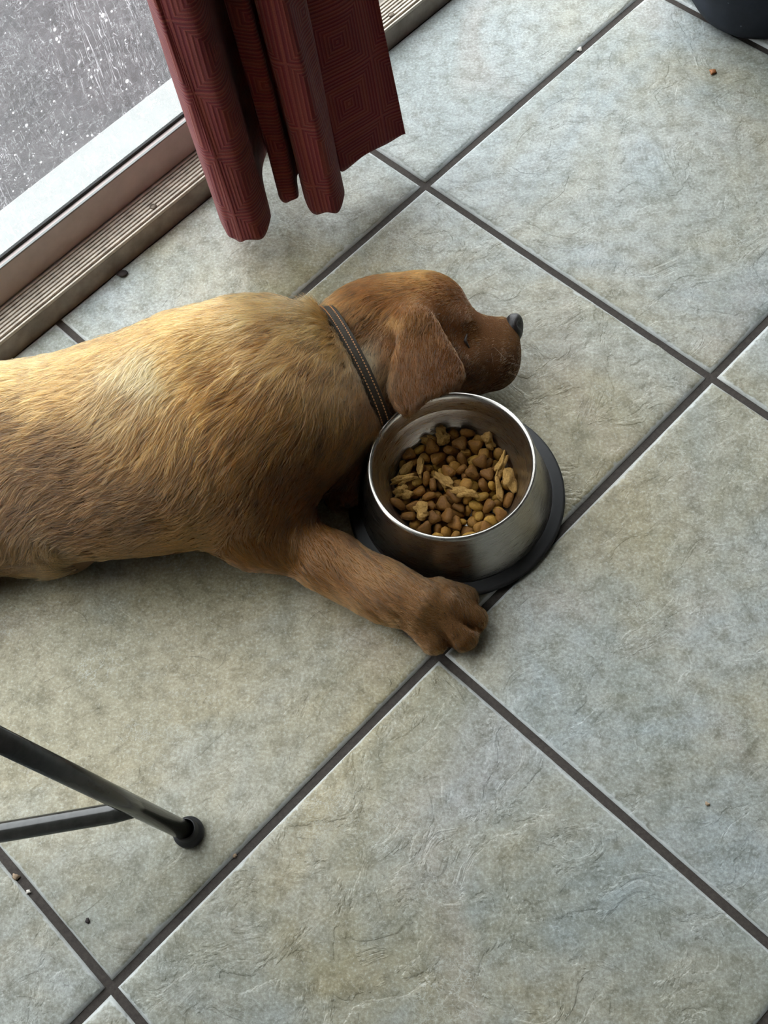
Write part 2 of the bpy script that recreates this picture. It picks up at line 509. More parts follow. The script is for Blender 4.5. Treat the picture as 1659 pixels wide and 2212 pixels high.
# ------------------------------------------------------------------ curtain
HZ = 0.042
hem_px = [(520, 330), (470, 430), (491.5, 505), (512, 517), (531, 520), (564, 513), (583, 478), (581, 452), (566, 380), (575, 325), (590, 330), (600, 400), (606, 430), (622, 434),
          (643, 427), (640, 385), (650, 380), (658, 425), (673, 456), (700, 460), (725, 458), (740, 437), (742, 410), (733, 368), (742, 366), (790, 336), (842, 303), (876, 291)]
ctl = [at(x, y, HZ) for x, y in hem_px]
def spline(pts, per=8):
    out = []
    n = len(pts)
    for i in range(n - 1):
        p0, p1, p2, p3 = pts[max(i - 1, 0)], pts[i], pts[i + 1], pts[min(i + 2, n - 1)]
        for k in range(per):
            s = k / per
            out.append(0.5 * ((2 * p1) + (p2 - p0) * s + (2 * p0 - 5 * p1 + 4 * p2 - p3) * s * s + (3 * p1 - p0 - 3 * p2 + p3) * s ** 3))
    out.append(pts[-1])
    return out
path = spline(ctl, 7)
arc = [0.0]
for a, b in zip(path, path[1:]): arc.append(arc[-1] + (b - a).length)
cen = sum(path, Vector()) / len(path)
CTOP = 2.15
zs = [HZ, HZ + 0.004, HZ + 0.012, HZ + 0.03] + [HZ + 0.03 + (CTOP - HZ - 0.03) * (k / 60) ** 1.2 for k in range(1, 61)]
vs, fs, uvs = [], [], []
for zi, z in enumerate(zs):
    h = z - HZ
    for i, p in enumerate(path):
        f = i / (len(path) - 1)
        q = p.copy()
        sh = 1 - 0.10 * min(h, 1.2) - (0.22 * min(h, 0.6) if f > 0.85 else 0.0) * (f - 0.85) / 0.15
        q.x = cen.x + (p.x - cen.x) * sh
        q.y = cen.y + (p.y - cen.y) * sh
        w = 0.0035 * math.sin(f * 60 + z * 9) * min(1, h * 5)
        q += VD * w
        q.z = z + (0.0022 * math.sin(f * 90) if zi == 0 else 0)
        vs.append(q); uvs.append((arc[i], z))
n = len(path)
for zi in range(len(zs) - 1):
    for i in range(n - 1):
        fs.append((zi * n + i, zi * n + i + 1, (zi + 1) * n + i + 1, (zi + 1) * n + i))
me = bpy.data.meshes.new('curtain')
me.from_pydata([tuple(v) for v in vs], [], fs)
ul = me.uv_layers.new(name='UVMap')
for lp in me.loops: ul.data[lp.index].uv = uvs[lp.vertex_index]
for p in me.polygons: p.use_smooth = True
cur = link('curtain', me, 'curtain')
tag(cur, 'dark red curtain with woven concentric squares hanging by the glass door', 'curtain')
so = cur.modifiers.new('thick', 'SOLIDIFY'); so.thickness = 0.0016; so.offset = 0
rod = empty('curtain_rod', P(0.7, -0.15, 2.17)); bpy.context.view_layer.update()
tag(rod, 'thin brown rod above the door carrying the red curtain', 'curtain rod')
under(tube('pole', [P(DU0, -0.15, 2.165), P(DU1, -0.15, 2.165)], 0.014, 'rod'), rod)
for a in (DU0 + 0.2, DU1 - 0.2):
    under(tube('bracket', [P(a, -0.15, 2.165), P(a, -0.56, 2.165)], 0.007, 'rod'), rod)
# ------------------------------------------------------------------ the puppy: one continuous surface grown from smooth-blended volumes
class Field:
    def __init__(s, lo, hi, h):
        s.lo, s.h = np.array(lo, np.float32), h
        s.n = [int((b - a) / h) + 1 for a, b in zip(lo, hi)]
        ax = [(lo[i] + h * np.arange(s.n[i])).astype(np.float32) for i in range(3)]
        s.X, s.Y, s.Z = ax[0][:, None, None], ax[1][None, :, None], ax[2][None, None, :]
        s.D = np.full(s.n, 0.07, np.float32)
    def sl(s, lo, hi, pad=0.055):
        out = []
        for i in range(3):
            a = int(max(0, (lo[i] - pad - s.lo[i]) / s.h)); b = int(min(s.n[i], (hi[i] + pad - s.lo[i]) / s.h + 2))
            out.append(slice(a, b))
        return tuple(out)
    def put(s, fn, lo, hi, k, op='add'):
        q = s.sl(lo, hi)
        x, y, z = s.X[q[0]], s.Y[:, q[1]], s.Z[:, :, q[2]]
        d = fn(x, y, z)
        a = s.D[q]
        if op == 'add':
            h = np.maximum(k - np.abs(a - d), 0) / k
            s.D[q] = np.minimum(a, d) - h * h * k * 0.25
        else:
            h = np.maximum(k - np.abs(a + d), 0) / k
            s.D[q] = np.maximum(a, -d) + h * h * k * 0.25
    def cone(s, a, b, r1, r2, k=0.03, zk=1.0, op='add'):
        a = np.array(a, float); b = np.array(b, float)
        rr = max(r1, r2)
        lo = np.minimum(a, b) - rr; hi = np.maximum(a, b) + rr
        A = a * (1, 1, zk); B = b * (1, 1, zk)
        ba = B - A; bb = max(ba @ ba, 1e-9)
        def fn(x, y, z):
            px, py, pz = x - A[0], y - A[1], z * zk - A[2]
            t = np.clip((px * ba[0] + py * ba[1] + pz * ba[2]) / bb, 0, 1)
            d = np.sqrt((px - t * ba[0]) ** 2 + (py - t * ba[1]) ** 2 + (pz - t * ba[2]) ** 2) - (r1 + (r2 - r1) * t)
            return d / max(1.0, zk * 0.85)
        s.put(fn, lo, hi, k, op)
    def ell(s, c, r, k=0.03, yaw=0.0, op='add', pitch=0.0):
        c = np.array(c, float); cs, sn = math.cos(yaw), math.sin(yaw)
        R = max(r)
        def fn(x, y, z):
            dx, dy, dz = x - c[0], y - c[1], z - c[2]
            u = dx * cs + dy * sn; w = -dx * sn + dy * cs
            if pitch:
                cp, sp = math.cos(pitch), math.sin(pitch)
                u, dz = u * cp + dz * sp, -u * sp + dz * cp
            q = np.sqrt((u / r[0]) ** 2 + (w / r[1]) ** 2 + (dz / r[2]) ** 2)
            g = np.sqrt((u / r[0] ** 2) ** 2 + (w / r[1] ** 2) ** 2 + (dz / r[2] ** 2) ** 2) + 1e-6
            return q * (q - 1) / g
        s.put(fn, c - R, c + R, k, op)
    def mesh(s):
        D = s.D; ins = D < 0
        nx, ny, nz = s.n
        cnt = np.zeros((nx - 1, ny - 1, nz - 1), np.int8)
        for i in (0, 1):
            for j in (0, 1):
                for k in (0, 1):
                    cnt += ins[i:nx - 1 + i, j:ny - 1 + j, k:nz - 1 + k]
        act = (cnt > 0) & (cnt < 8)
        idx = np.full(act.shape, -1, np.int64)
        c = np.argwhere(act); idx[act] = np.arange(len(c))
        acc = np.zeros((len(c), 3)); num = np.zeros(len(c))
        for axis in range(3):
            o1, o2 = [q for q in range(3) if q != axis]
            for i in (0, 1):
                for j in (0, 1):
                    p0 = c.copy(); p0[:, o1] += i; p0[:, o2] += j
                    p1 = p0.copy(); p1[:, axis] += 1
                    d0 = D[tuple(p0.T)]; d1 = D[tuple(p1.T)]
                    m = (d0 < 0) != (d1 < 0)
                    t = np.where(m, d0 / np.where(d0 == d1, 1, d0 - d1), 0)
                    pt = p0.astype(float); pt[:, axis] += t
                    acc[m] += pt[m]; num[m] += 1
        V = acc / num[:, None] * s.h + s.lo
        F = []
        for axis in range(3):
            o1, o2 = [(1, 2), (2, 0), (0, 1)][axis]
            a = [slice(None)] * 3; b = [slice(None)] * 3
            a[axis] = slice(0, -1); b[axis] = slice(1, None)
            e0 = ins[tuple(a)]; e1 = ins[tuple(b)]
            for flip, m in ((0, e0 & ~e1), (1, ~e0 & e1)):
                g = np.argwhere(m)
                g = g[(g[:, o1] > 0) & (g[:, o2] > 0) & (g[:, o1] < s.n[o1] - 1) & (g[:, o2] < s.n[o2] - 1)]
                q = []
                for (d1, d2) in ((-1, -1), (0, -1), (0, 0), (-1, 0)):
                    h = g.copy(); h[:, o1] += d1; h[:, o2] += d2
                    q.append(idx[tuple(h.T)])
                q = np.stack(q, 1)
                if flip: q = q[:, ::-1]
                F.append(q)
        F = np.concatenate(F)
        return V, F[(F >= 0).all(1)]

FD = Field((-0.80, -0.235, -0.008), (0.14, 0.30, 0.205), 0.0034)
A3 = lambda px, py, z: np.array(at(px, py, z))
# trunk: near and far outline of the lying body as stations along it
def station(px, top, bot, zc, b):
    X = at(px, (top + bot) / 2, zc).x
    ln = []
    for py in (top, bot):
        d = RW.T @ np.array([(px - IW / 2) / FPX, (py - IH / 2) / FPX, 1.0])
        nrm = np.array([d[2], -d[1]]); nrm /= np.linalg.norm(nrm)
        if nrm[0] < 0: nrm = -nrm
        ln.append((nrm, nrm @ CAMP[1:]))
    a = 0.1
    for _ in range(30):
        r1 = math.hypot(a * ln[0][0][0], b * ln[0][0][1]); r2 = math.hypot(a * ln[1][0][0], b * ln[1][0][1])
        y1 = (ln[0][1] - r1 - ln[0][0][1] * zc) / ln[0][0][0]
        y2 = (ln[1][1] + r2 - ln[1][0][1] * zc) / ln[1][0][0]
        a += (y1 - y2) * 0.4
    return np.array([X, (y1 + y2) / 2, zc]), a
ZK = 1.36
stn = []
for px, top, bot, zc in ((-60, 826, 1170, 0.066), (60, 794, 1190, 0.070), (170, 772, 1200, 0.074), (280, 738, 1192, 0.077), (380, 705, 1180, 0.080), (470, 672, 1150, 0.082), (550, 664, 1090, 0.082)):
    b = zc * 1.0
    c_, a_ = station(px, top, bot, zc, b)
    stn.append((c_, a_))
for (c0, a0), (c1, a1) in zip(stn, stn[1:]):
    zk = 0.5 * (a0 / c0[2] + a1 / c1[2])
    FD.cone(c0, c1, a0, a1, 0.02, zk)
# rump, tail and hind legs, beyond the frame
FD.cone(A3(-60, 990, 0.068), A3(-230, 1010, 0.066), 0.085, 0.072, 0.04, 1.25)
FD.cone(A3(-250, 980, 0.05), A3(-480, 900, 0.018), 0.022, 0.012, 0.03)
FD.cone(A3(-170, 1060, 0.075), A3(-75, 1145, 0.05), 0.060, 0.042, 0.04)
FD.cone(A3(-75, 1150, 0.045), A3(-190, 1280, 0.025), 0.034, 0.022, 0.03)
FD.cone(A3(-190, 1290, 0.024), A3(-110, 1350, 0.018), 0.022, 0.018, 0.02)
# flank fold and belly
FD.cone(A3(-20, 1125, 0.045), A3(120, 1165, 0.035), 0.036, 0.030, 0.035)
FD.ell(A3(95, 1208, 0.024), (0.040, 0.014, 0.02), 0.02)
# withers, shoulder, chest, neck
FD.ell(A3(550, 775, 0.085), (0.072, 0.038, 0.060), 0.04, 0.1)
FD.ell(A3(440, 840, 0.100), (0.075, 0.034, 0.050), 0.035, 0.5)
FD.cone(A3(560, 838, 0.078), A3(680, 816, 0.064), 0.068, 0.050, 0.035, 1.1)
FD.cone(A3(600, 890, 0.076), A3(665, 895, 0.066), 0.072, 0.062, 0.045, 1.1)
FD.cone(A3(705, 818, 0.056), A3(840, 740, 0.056), 0.043, 0.048, 0.022)
FD.cone(A3(700, 845, 0.058), A3(765, 850, 0.050), 0.056, 0.044, 0.035)
FD.ell(A3(738, 893, 0.054), (0.030, 0.046, 0.042), 0.028, 0.0)
FD.ell(A3(606, 955, 0.062), (0.038, 0.046, 0.055), 0.04, 0.0)
# near foreleg: shoulder, upper arm, elbow, forearm, wrist
FD.cone(A3(530, 930, 0.096), A3(556, 1080, 0.060), 0.055, 0.042, 0.040)
FD.cone(A3(556, 1080, 0.055), A3(566, 1145, 0.040), 0.040, 0.034, 0.028)
FD.ell(A3(530, 1150, 0.034), (0.024, 0.022, 0.030), 0.03, 0.0)
FD.cone(A3(580, 1150, 0.038), A3(715, 1216, 0.031), 0.033, 0.0265, 0.022)
FD.cone(A3(715, 1216, 0.031), A3(842, 1284, 0.029), 0.0265, 0.0245, 0.018)
FD.cone(A3(842, 1284, 0.029), A3(908, 1308, 0.030), 0.0245, 0.0255, 0.02)
FD.ell(A3(790, 1262, 0.024), (0.02, 0.016, 0.02), 0.03)
for a, b, r1, r2 in (((903, 1333, 0.026), (938, 1381, 0.0145), 0.0175, 0.0150), ((943, 1325, 0.030), (1000, 1374, 0.0155), 0.0165, 0.0152),
                     ((962, 1303, 0.030), (1022, 1337, 0.0155), 0.0155, 0.0140), ((942, 1282, 0.026), (1002, 1294, 0.0145), 0.0155, 0.0138)):
    FD.cone(A3(*a), A3(*b), r1, r2, 0.0050)
for a, b in (((978, 1330, 0.043), (1024, 1358, 0.020)), ((946, 1350, 0.042), (974, 1398, 0.016))):
    FD.cone(A3(*a), A3(*b), 0.0016, 0.0030, 0.0045, op='sub')
# far foreleg folded under the chest, its paw turned up beside the bowl
FD.cone(A3(690, 960, 0.035), A3(752, 1010, 0.030), 0.028, 0.021, 0.02)
FD.cone(A3(757, 1000, 0.034), A3(756, 1066, 0.022), 0.0175, 0.0135, 0.012)
FD.cone(A3(735, 1005, 0.030), A3(728, 1072, 0.018), 0.0165, 0.0130, 0.008)
# head on its left cheek
FD.ell(A3(872, 705, 0.060), (0.060, 0.049, 0.055), 0.03, 0.15)
FD.ell(A3(930, 690, 0.062), (0.038, 0.042, 0.046), 0.025, -0.3)
FD.ell(A3(790, 715, 0.060), (0.048, 0.040, 0.050), 0.03, 0.5)
FD.ell(A3(905, 790, 0.048), (0.052, 0.042, 0.047), 0.03, 0.2)
FD.ell(A3(830, 820, 0.045), (0.036, 0.034, 0.040), 0.03, 0.0)
FD.cone(A3(985, 735, 0.052), A3(1082, 717, 0.048), 0.030, 0.0155, 0.018)
FD.cone(A3(985, 765, 0.050), A3(1079, 752, 0.047), 0.036, 0.0215, 0.014)
FD.cone(A3(990, 788, 0.046), A3(1074, 785, 0.044), 0.031, 0.0230, 0.010)
FD.cone(A3(970, 800, 0.040), A3(1062, 805, 0.036), 0.030, 0.0180, 0.012)
FD.ell(A3(1000, 800, 0.058), (0.02, 0.02, 0.024), 0.02)
# brow above the closed eye and the hollow it lies in
FD.ell(A3(985, 700, 0.078), (0.020, 0.016, 0.018), 0.015, -0.6)
FD.ell(A3(1022, 727, 0.102), (0.020, 0.010, 0.017), 0.012, -1.2, op='sub')
# groove the collar has pressed into the neck
cg_a, cg_b = at(708, 700, 0.070), at(812, 888, 0.06)
cg_c = np.array((cg_a + cg_b) / 2); cg_c[2] = 0.055
cg_s = np.array(cg_b - cg_a); cg_s[2] = 0; cg_s /= np.linalg.norm(cg_s)
cg_x = np.array([-cg_s[1], cg_s[0], 0.0]); cg_x = cg_x if cg_x[0] > 0 else -cg_x
def groove_fn(x, y, z):
    dx, dy, dz = x - cg_c[0], y - cg_c[1], z - cg_c[2]
    al = dx * cg_x[0] + dy * cg_x[1]
    ac = dx * cg_s[0] + dy * cg_s[1]
    return np.maximum(np.abs(al) - 0.006, 0.0475 - np.sqrt(ac ** 2 + dz ** 2))
FD.put(groove_fn, cg_c - 0.06, cg_c + 0.06, 0.008, 'sub')
# ear flap lying over the cheek
ear_px = [(905, 672), (925, 676), (945, 694), (964, 724), (984, 756), (1000, 784), (1005, 805), (998, 826), (964, 848), (926, 864), (903, 886), (886, 896), (866, 893), (850, 880), (842, 855), (838, 826), (846, 780), (858, 735), (872, 700), (888, 678)]
def ear_z(py): return 0.118 + (0.086 - 0.118) * ((py - 672) / 224) ** 1.3
epoly = np.array([A3(x, y, ear_z(y))[:2] for x, y in ear_px])
eroot = A3(895, 690, ear_z(690)); etip = A3(885, 893, ear_z(893))
ed = (etip - eroot)[:2]; el = ed @ ed
def ear_fn(x, y, z):
    X, Y = np.broadcast_arrays(x[:, :, 0], y[:, :, 0])
    d = np.full(X.shape, 1e9); s = np.ones(X.shape)
    n = len(epoly)
    for i in range(n):
        a = epoly[i]; b = epoly[i - 1]
        ex, ey = b - a; wx, wy = X - a[0], Y - a[1]
        t = np.clip((wx * ex + wy * ey) / (ex * ex + ey * ey), 0, 1)
        d = np.minimum(d, (wx - ex * t) ** 2 + (wy - ey * t) ** 2)
        c1 = Y >= a[1]; c2 = Y < b[1]; c3 = ex * wy > ey * wx
        s = np.where((c1 & c2 & c3) | (~c1 & ~c2 & ~c3), -s, s)
    d2 = (s * np.sqrt(d))[:, :, None] + 0.0048
    tt = np.clip(((X - eroot[0]) * ed[0] + (Y - eroot[1]) * ed[1]) / el, 0, 1)
    zs_ = eroot[2] + (etip[2] - eroot[2]) * tt ** 1.25
    # cupped across: sides of the flap bend down over the cheek
    cr = ((X - eroot[0]) * ed[1] - (Y - eroot[1]) * ed[0]) / math.sqrt(el)
    zs_ = zs_ - 2.2 * cr ** 2
    dz = np.abs(z - zs_[:, :, None]) - 0.0006
    o = np.sqrt(np.maximum(d2, 0) ** 2 + np.maximum(dz, 0) ** 2) + np.minimum(np.maximum(d2, dz), 0)
    return (o - 0.0048).astype(np.float32)
FD.put(ear_fn, np.append(epoly.min(0), 0.06), np.append(epoly.max(0), 0.13), 0.007)
FD.ell(A3(890, 690, 0.110), (0.018, 0.014, 0.012), 0.02, 0.3)
# the steel bowl presses into the loose skin of throat and chest
def bowl_fn(x, y, z):
    r = np.sqrt(x ** 2 + (y - 0.0065) ** 2)
    rz = np.where(z < 0.0088, 0.1105, 0.0978 - 0.0152 * np.clip((z - 0.008) / 0.062, 0, 1) + 0.0015)
    return np.maximum(r - rz, z - 0.0752)
FD.put(bowl_fn, np.array([-0.112, -0.106, -0.01]), np.array([0.112, 0.12, 0.077]), 0.004, 'sub')
# rest flat on the floor
FD.D = np.maximum(FD.D, 0.0012 - FD.Z)
V, F = FD.mesh()
me = bpy.data.meshes.new('puppy')
me.vertices.add(len(V)); me.vertices.foreach_set('co', V.astype(np.float32).ravel())
me.loops.add(F.size); me.loops.foreach_set('vertex_index', F.astype(np.int32).ravel())
me.polygons.add(len(F)); me.polygons.foreach_set('loop_start', (np.arange(len(F)) * 4).astype(np.int32))
me.polygons.foreach_set('loop_total', np.full(len(F), 4, np.int32))
me.polygons.foreach_set('use_smooth', np.ones(len(F), bool))
me.update(); me.validate()

# coat: where the hair points, how long it is and its colour, by place; shade on flank and head, light on neck put in
#        px    py    dx    dy   mm   colour
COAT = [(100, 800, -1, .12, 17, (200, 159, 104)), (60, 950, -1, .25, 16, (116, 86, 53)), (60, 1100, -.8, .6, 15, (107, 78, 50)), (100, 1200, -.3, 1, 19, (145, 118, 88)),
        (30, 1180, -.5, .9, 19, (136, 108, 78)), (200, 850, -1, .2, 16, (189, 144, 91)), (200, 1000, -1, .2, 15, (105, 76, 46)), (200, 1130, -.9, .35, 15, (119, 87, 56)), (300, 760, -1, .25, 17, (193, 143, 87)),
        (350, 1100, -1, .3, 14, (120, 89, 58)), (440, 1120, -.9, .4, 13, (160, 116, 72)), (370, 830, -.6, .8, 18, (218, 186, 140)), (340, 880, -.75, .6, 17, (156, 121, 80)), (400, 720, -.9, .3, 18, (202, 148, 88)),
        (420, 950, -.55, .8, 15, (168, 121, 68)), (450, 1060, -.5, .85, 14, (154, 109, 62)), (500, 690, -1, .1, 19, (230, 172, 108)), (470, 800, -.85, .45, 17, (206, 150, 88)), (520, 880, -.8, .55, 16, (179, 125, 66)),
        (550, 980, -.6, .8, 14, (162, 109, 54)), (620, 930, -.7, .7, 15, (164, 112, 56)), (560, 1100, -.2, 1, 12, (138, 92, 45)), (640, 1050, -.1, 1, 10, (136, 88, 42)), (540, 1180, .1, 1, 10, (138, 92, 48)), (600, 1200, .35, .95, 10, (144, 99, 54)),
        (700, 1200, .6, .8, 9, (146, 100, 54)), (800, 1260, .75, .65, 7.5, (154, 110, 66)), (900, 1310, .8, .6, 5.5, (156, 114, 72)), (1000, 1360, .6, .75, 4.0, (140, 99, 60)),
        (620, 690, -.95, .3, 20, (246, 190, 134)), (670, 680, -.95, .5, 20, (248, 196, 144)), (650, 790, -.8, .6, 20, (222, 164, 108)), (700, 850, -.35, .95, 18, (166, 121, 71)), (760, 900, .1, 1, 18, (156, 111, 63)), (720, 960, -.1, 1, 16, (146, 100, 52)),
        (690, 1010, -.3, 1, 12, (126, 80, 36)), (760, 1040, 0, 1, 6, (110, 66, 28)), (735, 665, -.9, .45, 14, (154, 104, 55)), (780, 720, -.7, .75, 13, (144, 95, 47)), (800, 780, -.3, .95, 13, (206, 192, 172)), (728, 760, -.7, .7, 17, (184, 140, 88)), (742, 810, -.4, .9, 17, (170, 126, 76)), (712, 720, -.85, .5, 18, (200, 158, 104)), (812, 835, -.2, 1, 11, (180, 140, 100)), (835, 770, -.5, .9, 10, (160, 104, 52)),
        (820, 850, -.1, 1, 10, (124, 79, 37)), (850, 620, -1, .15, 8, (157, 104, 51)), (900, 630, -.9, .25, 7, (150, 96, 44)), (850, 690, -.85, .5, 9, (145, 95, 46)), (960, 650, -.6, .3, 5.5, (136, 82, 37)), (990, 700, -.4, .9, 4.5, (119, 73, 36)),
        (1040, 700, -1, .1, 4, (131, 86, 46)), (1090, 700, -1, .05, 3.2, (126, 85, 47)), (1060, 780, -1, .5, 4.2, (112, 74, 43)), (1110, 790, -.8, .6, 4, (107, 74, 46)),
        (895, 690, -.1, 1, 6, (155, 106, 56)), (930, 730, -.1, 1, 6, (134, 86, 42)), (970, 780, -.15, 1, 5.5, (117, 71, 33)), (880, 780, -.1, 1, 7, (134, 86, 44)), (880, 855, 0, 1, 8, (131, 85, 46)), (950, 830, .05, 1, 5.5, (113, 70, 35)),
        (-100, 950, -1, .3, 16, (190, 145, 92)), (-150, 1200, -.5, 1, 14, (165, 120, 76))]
cw_pos = np.array([np.array(at(c_[0], c_[1], 0.085))[:2] for c_ in COAT])
cw_dir = np.array([np.array(at(c_[0] + 20 * c_[2], c_[1] + 20 * c_[3], 0.085) - at(c_[0], c_[1], 0.085)) for c_ in COAT])
cw_dir /= np.linalg.norm(cw_dir, axis=1)[:, None]
cw_len = np.array([c_[4] / 1000 for c_ in COAT])
cw_shaded_col = np.array([lin(*c_[5])[:3] for c_ in COAT])
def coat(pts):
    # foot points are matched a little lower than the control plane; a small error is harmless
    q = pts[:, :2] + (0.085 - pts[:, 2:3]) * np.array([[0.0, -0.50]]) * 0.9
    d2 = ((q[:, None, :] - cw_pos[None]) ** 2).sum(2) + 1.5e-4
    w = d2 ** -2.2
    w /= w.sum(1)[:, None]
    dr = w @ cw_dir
    return dr / (np.linalg.norm(dr, axis=1)[:, None] + 1e-9), w @ cw_len, w @ cw_shaded_col
# same colour, painted shade included, on the skin below the hair
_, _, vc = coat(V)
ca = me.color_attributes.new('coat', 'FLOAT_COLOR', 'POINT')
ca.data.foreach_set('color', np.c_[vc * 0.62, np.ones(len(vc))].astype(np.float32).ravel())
t = NT('short_undercoat')
at_ = t.n('ShaderNodeAttribute', attribute_name='coat')
sg = t.noise(t.n('ShaderNodeNewGeometry').outputs['Position'], 1100, 4, 0.7).outputs[0]
MAT['skin'] = t.pbr(t.mix(t.ramp(sg, [(0.35, 1.0), (0.6, 0.0)]), at_.outputs['Color'], (0.45, 0.42, 0.38, 1), 'MULTIPLY'), 0.85, None, t.bump(sg, 0.7, 0.0006), 0.15)
dog = link('puppy', me, 'skin')
tag(dog, 'golden tan short-haired puppy asleep on its side, ear over the bowl rim', 'dog')

# hair strands
nv = np.empty(len(V) * 3, np.float32); me.vertices.foreach_get('normal', nv); nv = nv.reshape(-1, 3)
tri = np.concatenate([F[:, [0, 1, 2]], F[:, [0, 2, 3]]])
p0, p1, p2 = V[tri[:, 0]], V[tri[:, 1]], V[tri[:, 2]]
ar = 0.5 * np.linalg.norm(np.cross(p1 - p0, p2 - p0), axis=1)
cz = (p0[:, 2] + p1[:, 2] + p2[:, 2]) / 3
nz_ = nv[tri].mean(1)
wgt = ar * np.where((nz_[:, 2] > -0.25) & (cz > 0.004), 1.0, 0.0) * np.where(p0[:, 0] < -0.62, 0.25, 1.0)
wgt *= np.where(p0[:, 0] > -0.12, 2.0, 1.0)            # finer, denser hair on face and paw
NH = 270000
ti = RNG.choice(len(tri), NH, p=wgt / wgt.sum())
r1 = np.sqrt(RNG.random(NH)); r2 = RNG.random(NH)
b0, b1, b2 = 1 - r1, r1 * (1 - r2), r1 * r2
root = p0[ti] * b0[:, None] + p1[ti] * b1[:, None] + p2[ti] * b2[:, None]
nrm = nv[tri[ti, 0]] * b0[:, None] + nv[tri[ti, 1]] * b1[:, None] + nv[tri[ti, 2]] * b2[:, None]
nrm /= np.linalg.norm(nrm, axis=1)[:, None]
hd, hl, hc = [], [], []
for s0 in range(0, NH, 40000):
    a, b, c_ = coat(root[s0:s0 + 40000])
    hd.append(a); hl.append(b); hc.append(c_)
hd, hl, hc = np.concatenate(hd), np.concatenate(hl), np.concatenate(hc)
bvh = BVHTree.FromPolygons([tuple(v) for v in V], [tuple(int(i) for i in f) for f in F])
def surf(px, py, z0):
    """the coat surface seen at px,py near height z0"""
    o = Vector(CAMP); d = (at(px, py, z0) - o).normalized()
    h = bvh.ray_cast(o, d)
    return (h[0], h[1]) if h[0] is not None else (at(px, py, z0), Vector((0, 0, 1)))
nose_c = at(1110, 708, 0.050)
eye_c, eye_n = surf(1011, 736, 0.08)
# nose leather
bm = bmesh.new()
bmesh.ops.create_uvsphere(bm, u_segments=28, v_segments=18, radius=1.0)
for v in bm.verts:
    x, y, z = v.co
    for sgn in (-1, 1):                        # nostrils open to the sides at the front
        g = math.exp(-(((y + 0.15) / 0.28) ** 2 + ((z - 0.62 * sgn) / 0.26) ** 2)) if x > 0.1 else 0
        x -= 0.55 * g
    y *= 1 - 0.25 * max(0, -x)
    x = math.copysign(abs(x) ** 0.75, x); y = math.copysign(abs(y) ** 0.8, y)
    v.co = (x * 0.0098, y * 0.0140, z * 0.0150)
no = link('nose', from_bm(bm, 'nose', True), simple('nose_leather', (0.020, 0.016, 0.015, 1), 0.38, 0, 900, 0.5, 0.0006), dog)
no.location = nose_c; no.rotation_euler = (0, 0, -0.10)
no['label'] = 'dark brown nose leather'
# closed eye: dark lid line lying in the socket
e0, e1 = surf(1009, 722, 0.08)[0], surf(1014, 752, 0.08)[0]
em = surf(1005, 737, 0.08)[0]
eo = tube('eyelid', [e0 + Vector((0, 0, .0004)), (e0 + em * 2) / 3 + Vector((0, 0, .0012)), em + Vector((0, 0, .0014)), (e1 + em * 2) / 3 + Vector((0, 0, .0012)), e1 + Vector((0, 0, .0004))], [0.0006, 0.0013, 0.0016, 0.0013, 0.0006],
          simple('dark_eyelid', (0.025, 0.014, 0.010, 1), 0.45, 0, 500, 0.4), dog, 10)
eo['label'] = 'dark line of the closed eye'
# pads of the folded paw
padm = simple('dark_paw_pad', (0.014, 0.011, 0.010, 1), 0.6, 0, 700, 0.4, 0.0005)
for px, py, z0, r in ((712, 1052, 0.02, 0.013), (733, 1078, 0.022, 0.008), (752, 1082, 0.022, 0.007), (716, 1080, 0.014, 0.008)):
    q = at(px, py, z0)
    bm = bmesh.new(); bmesh.ops.create_icosphere(bm, subdivisions=3, radius=1.0)
    for v in bm.verts: v.co = (v.co.x * r, v.co.y * r * 1.1, v.co.z * r * 0.75)
    o = link('paw_pad', from_bm(bm, 'paw_pad', True), padm, dog); o.location = q
# claws of the near paw
clm = simple('brown_claw', (0.10, 0.065, 0.045, 1), 0.35, 0, 300, 0.3)
for a, b in (((938, 1397, 0.010), (942, 1407, 0.003)), ((1006, 1391, 0.011), (1013, 1400, 0.004)), ((1032, 1345, 0.011), (1043, 1352, 0.004)), ((1018, 1300, 0.011), (1026, 1312, 0.004))):
    qa, qb = at(*a), at(*b)
    tube('claw', [qa, (qa + qb) / 2 + Vector((0, 0, .001)), qb], [0.0028, 0.0022, 0.0006], clm, dog, 10)
# collar: a band lying on the neck
ca_, cb_ = at(708, 700, 0.070), at(812, 888, 0.06)
cc = np.array((ca_ + cb_) / 2); cc[2] = 0.055
side = np.array(cb_ - ca_); side[2] = 0; side /= np.linalg.norm(side)
cax = np.array([-side[1], side[0], 0.0]); cax = cax if cax[0] > 0 else -cax
cax = cax / np.linalg.norm(cax)
NC = 96
rr = []
for k in range(NC):
    a = 2 * math.pi * k / NC
    d_ = side * math.cos(a) + np.array([0, 0, 1.0]) * math.sin(a)
    best = 0.03
    for off in (-0.008, 0.0, 0.008):
        h = bvh.ray_cast(Vector(cc + cax * off), Vector(d_))
        if h[3] is not None and h[3] < 0.085: best = max(best, h[3])
    if d_[2] < -0.05: best = min(best, (cc[2] - 0.0012) / -d_[2])
    rr.append(best)
rr = np.array(rr)
for _ in range(3): rr = (np.roll(rr, 1) + rr * 2 + np.roll(rr, -1)) / 4
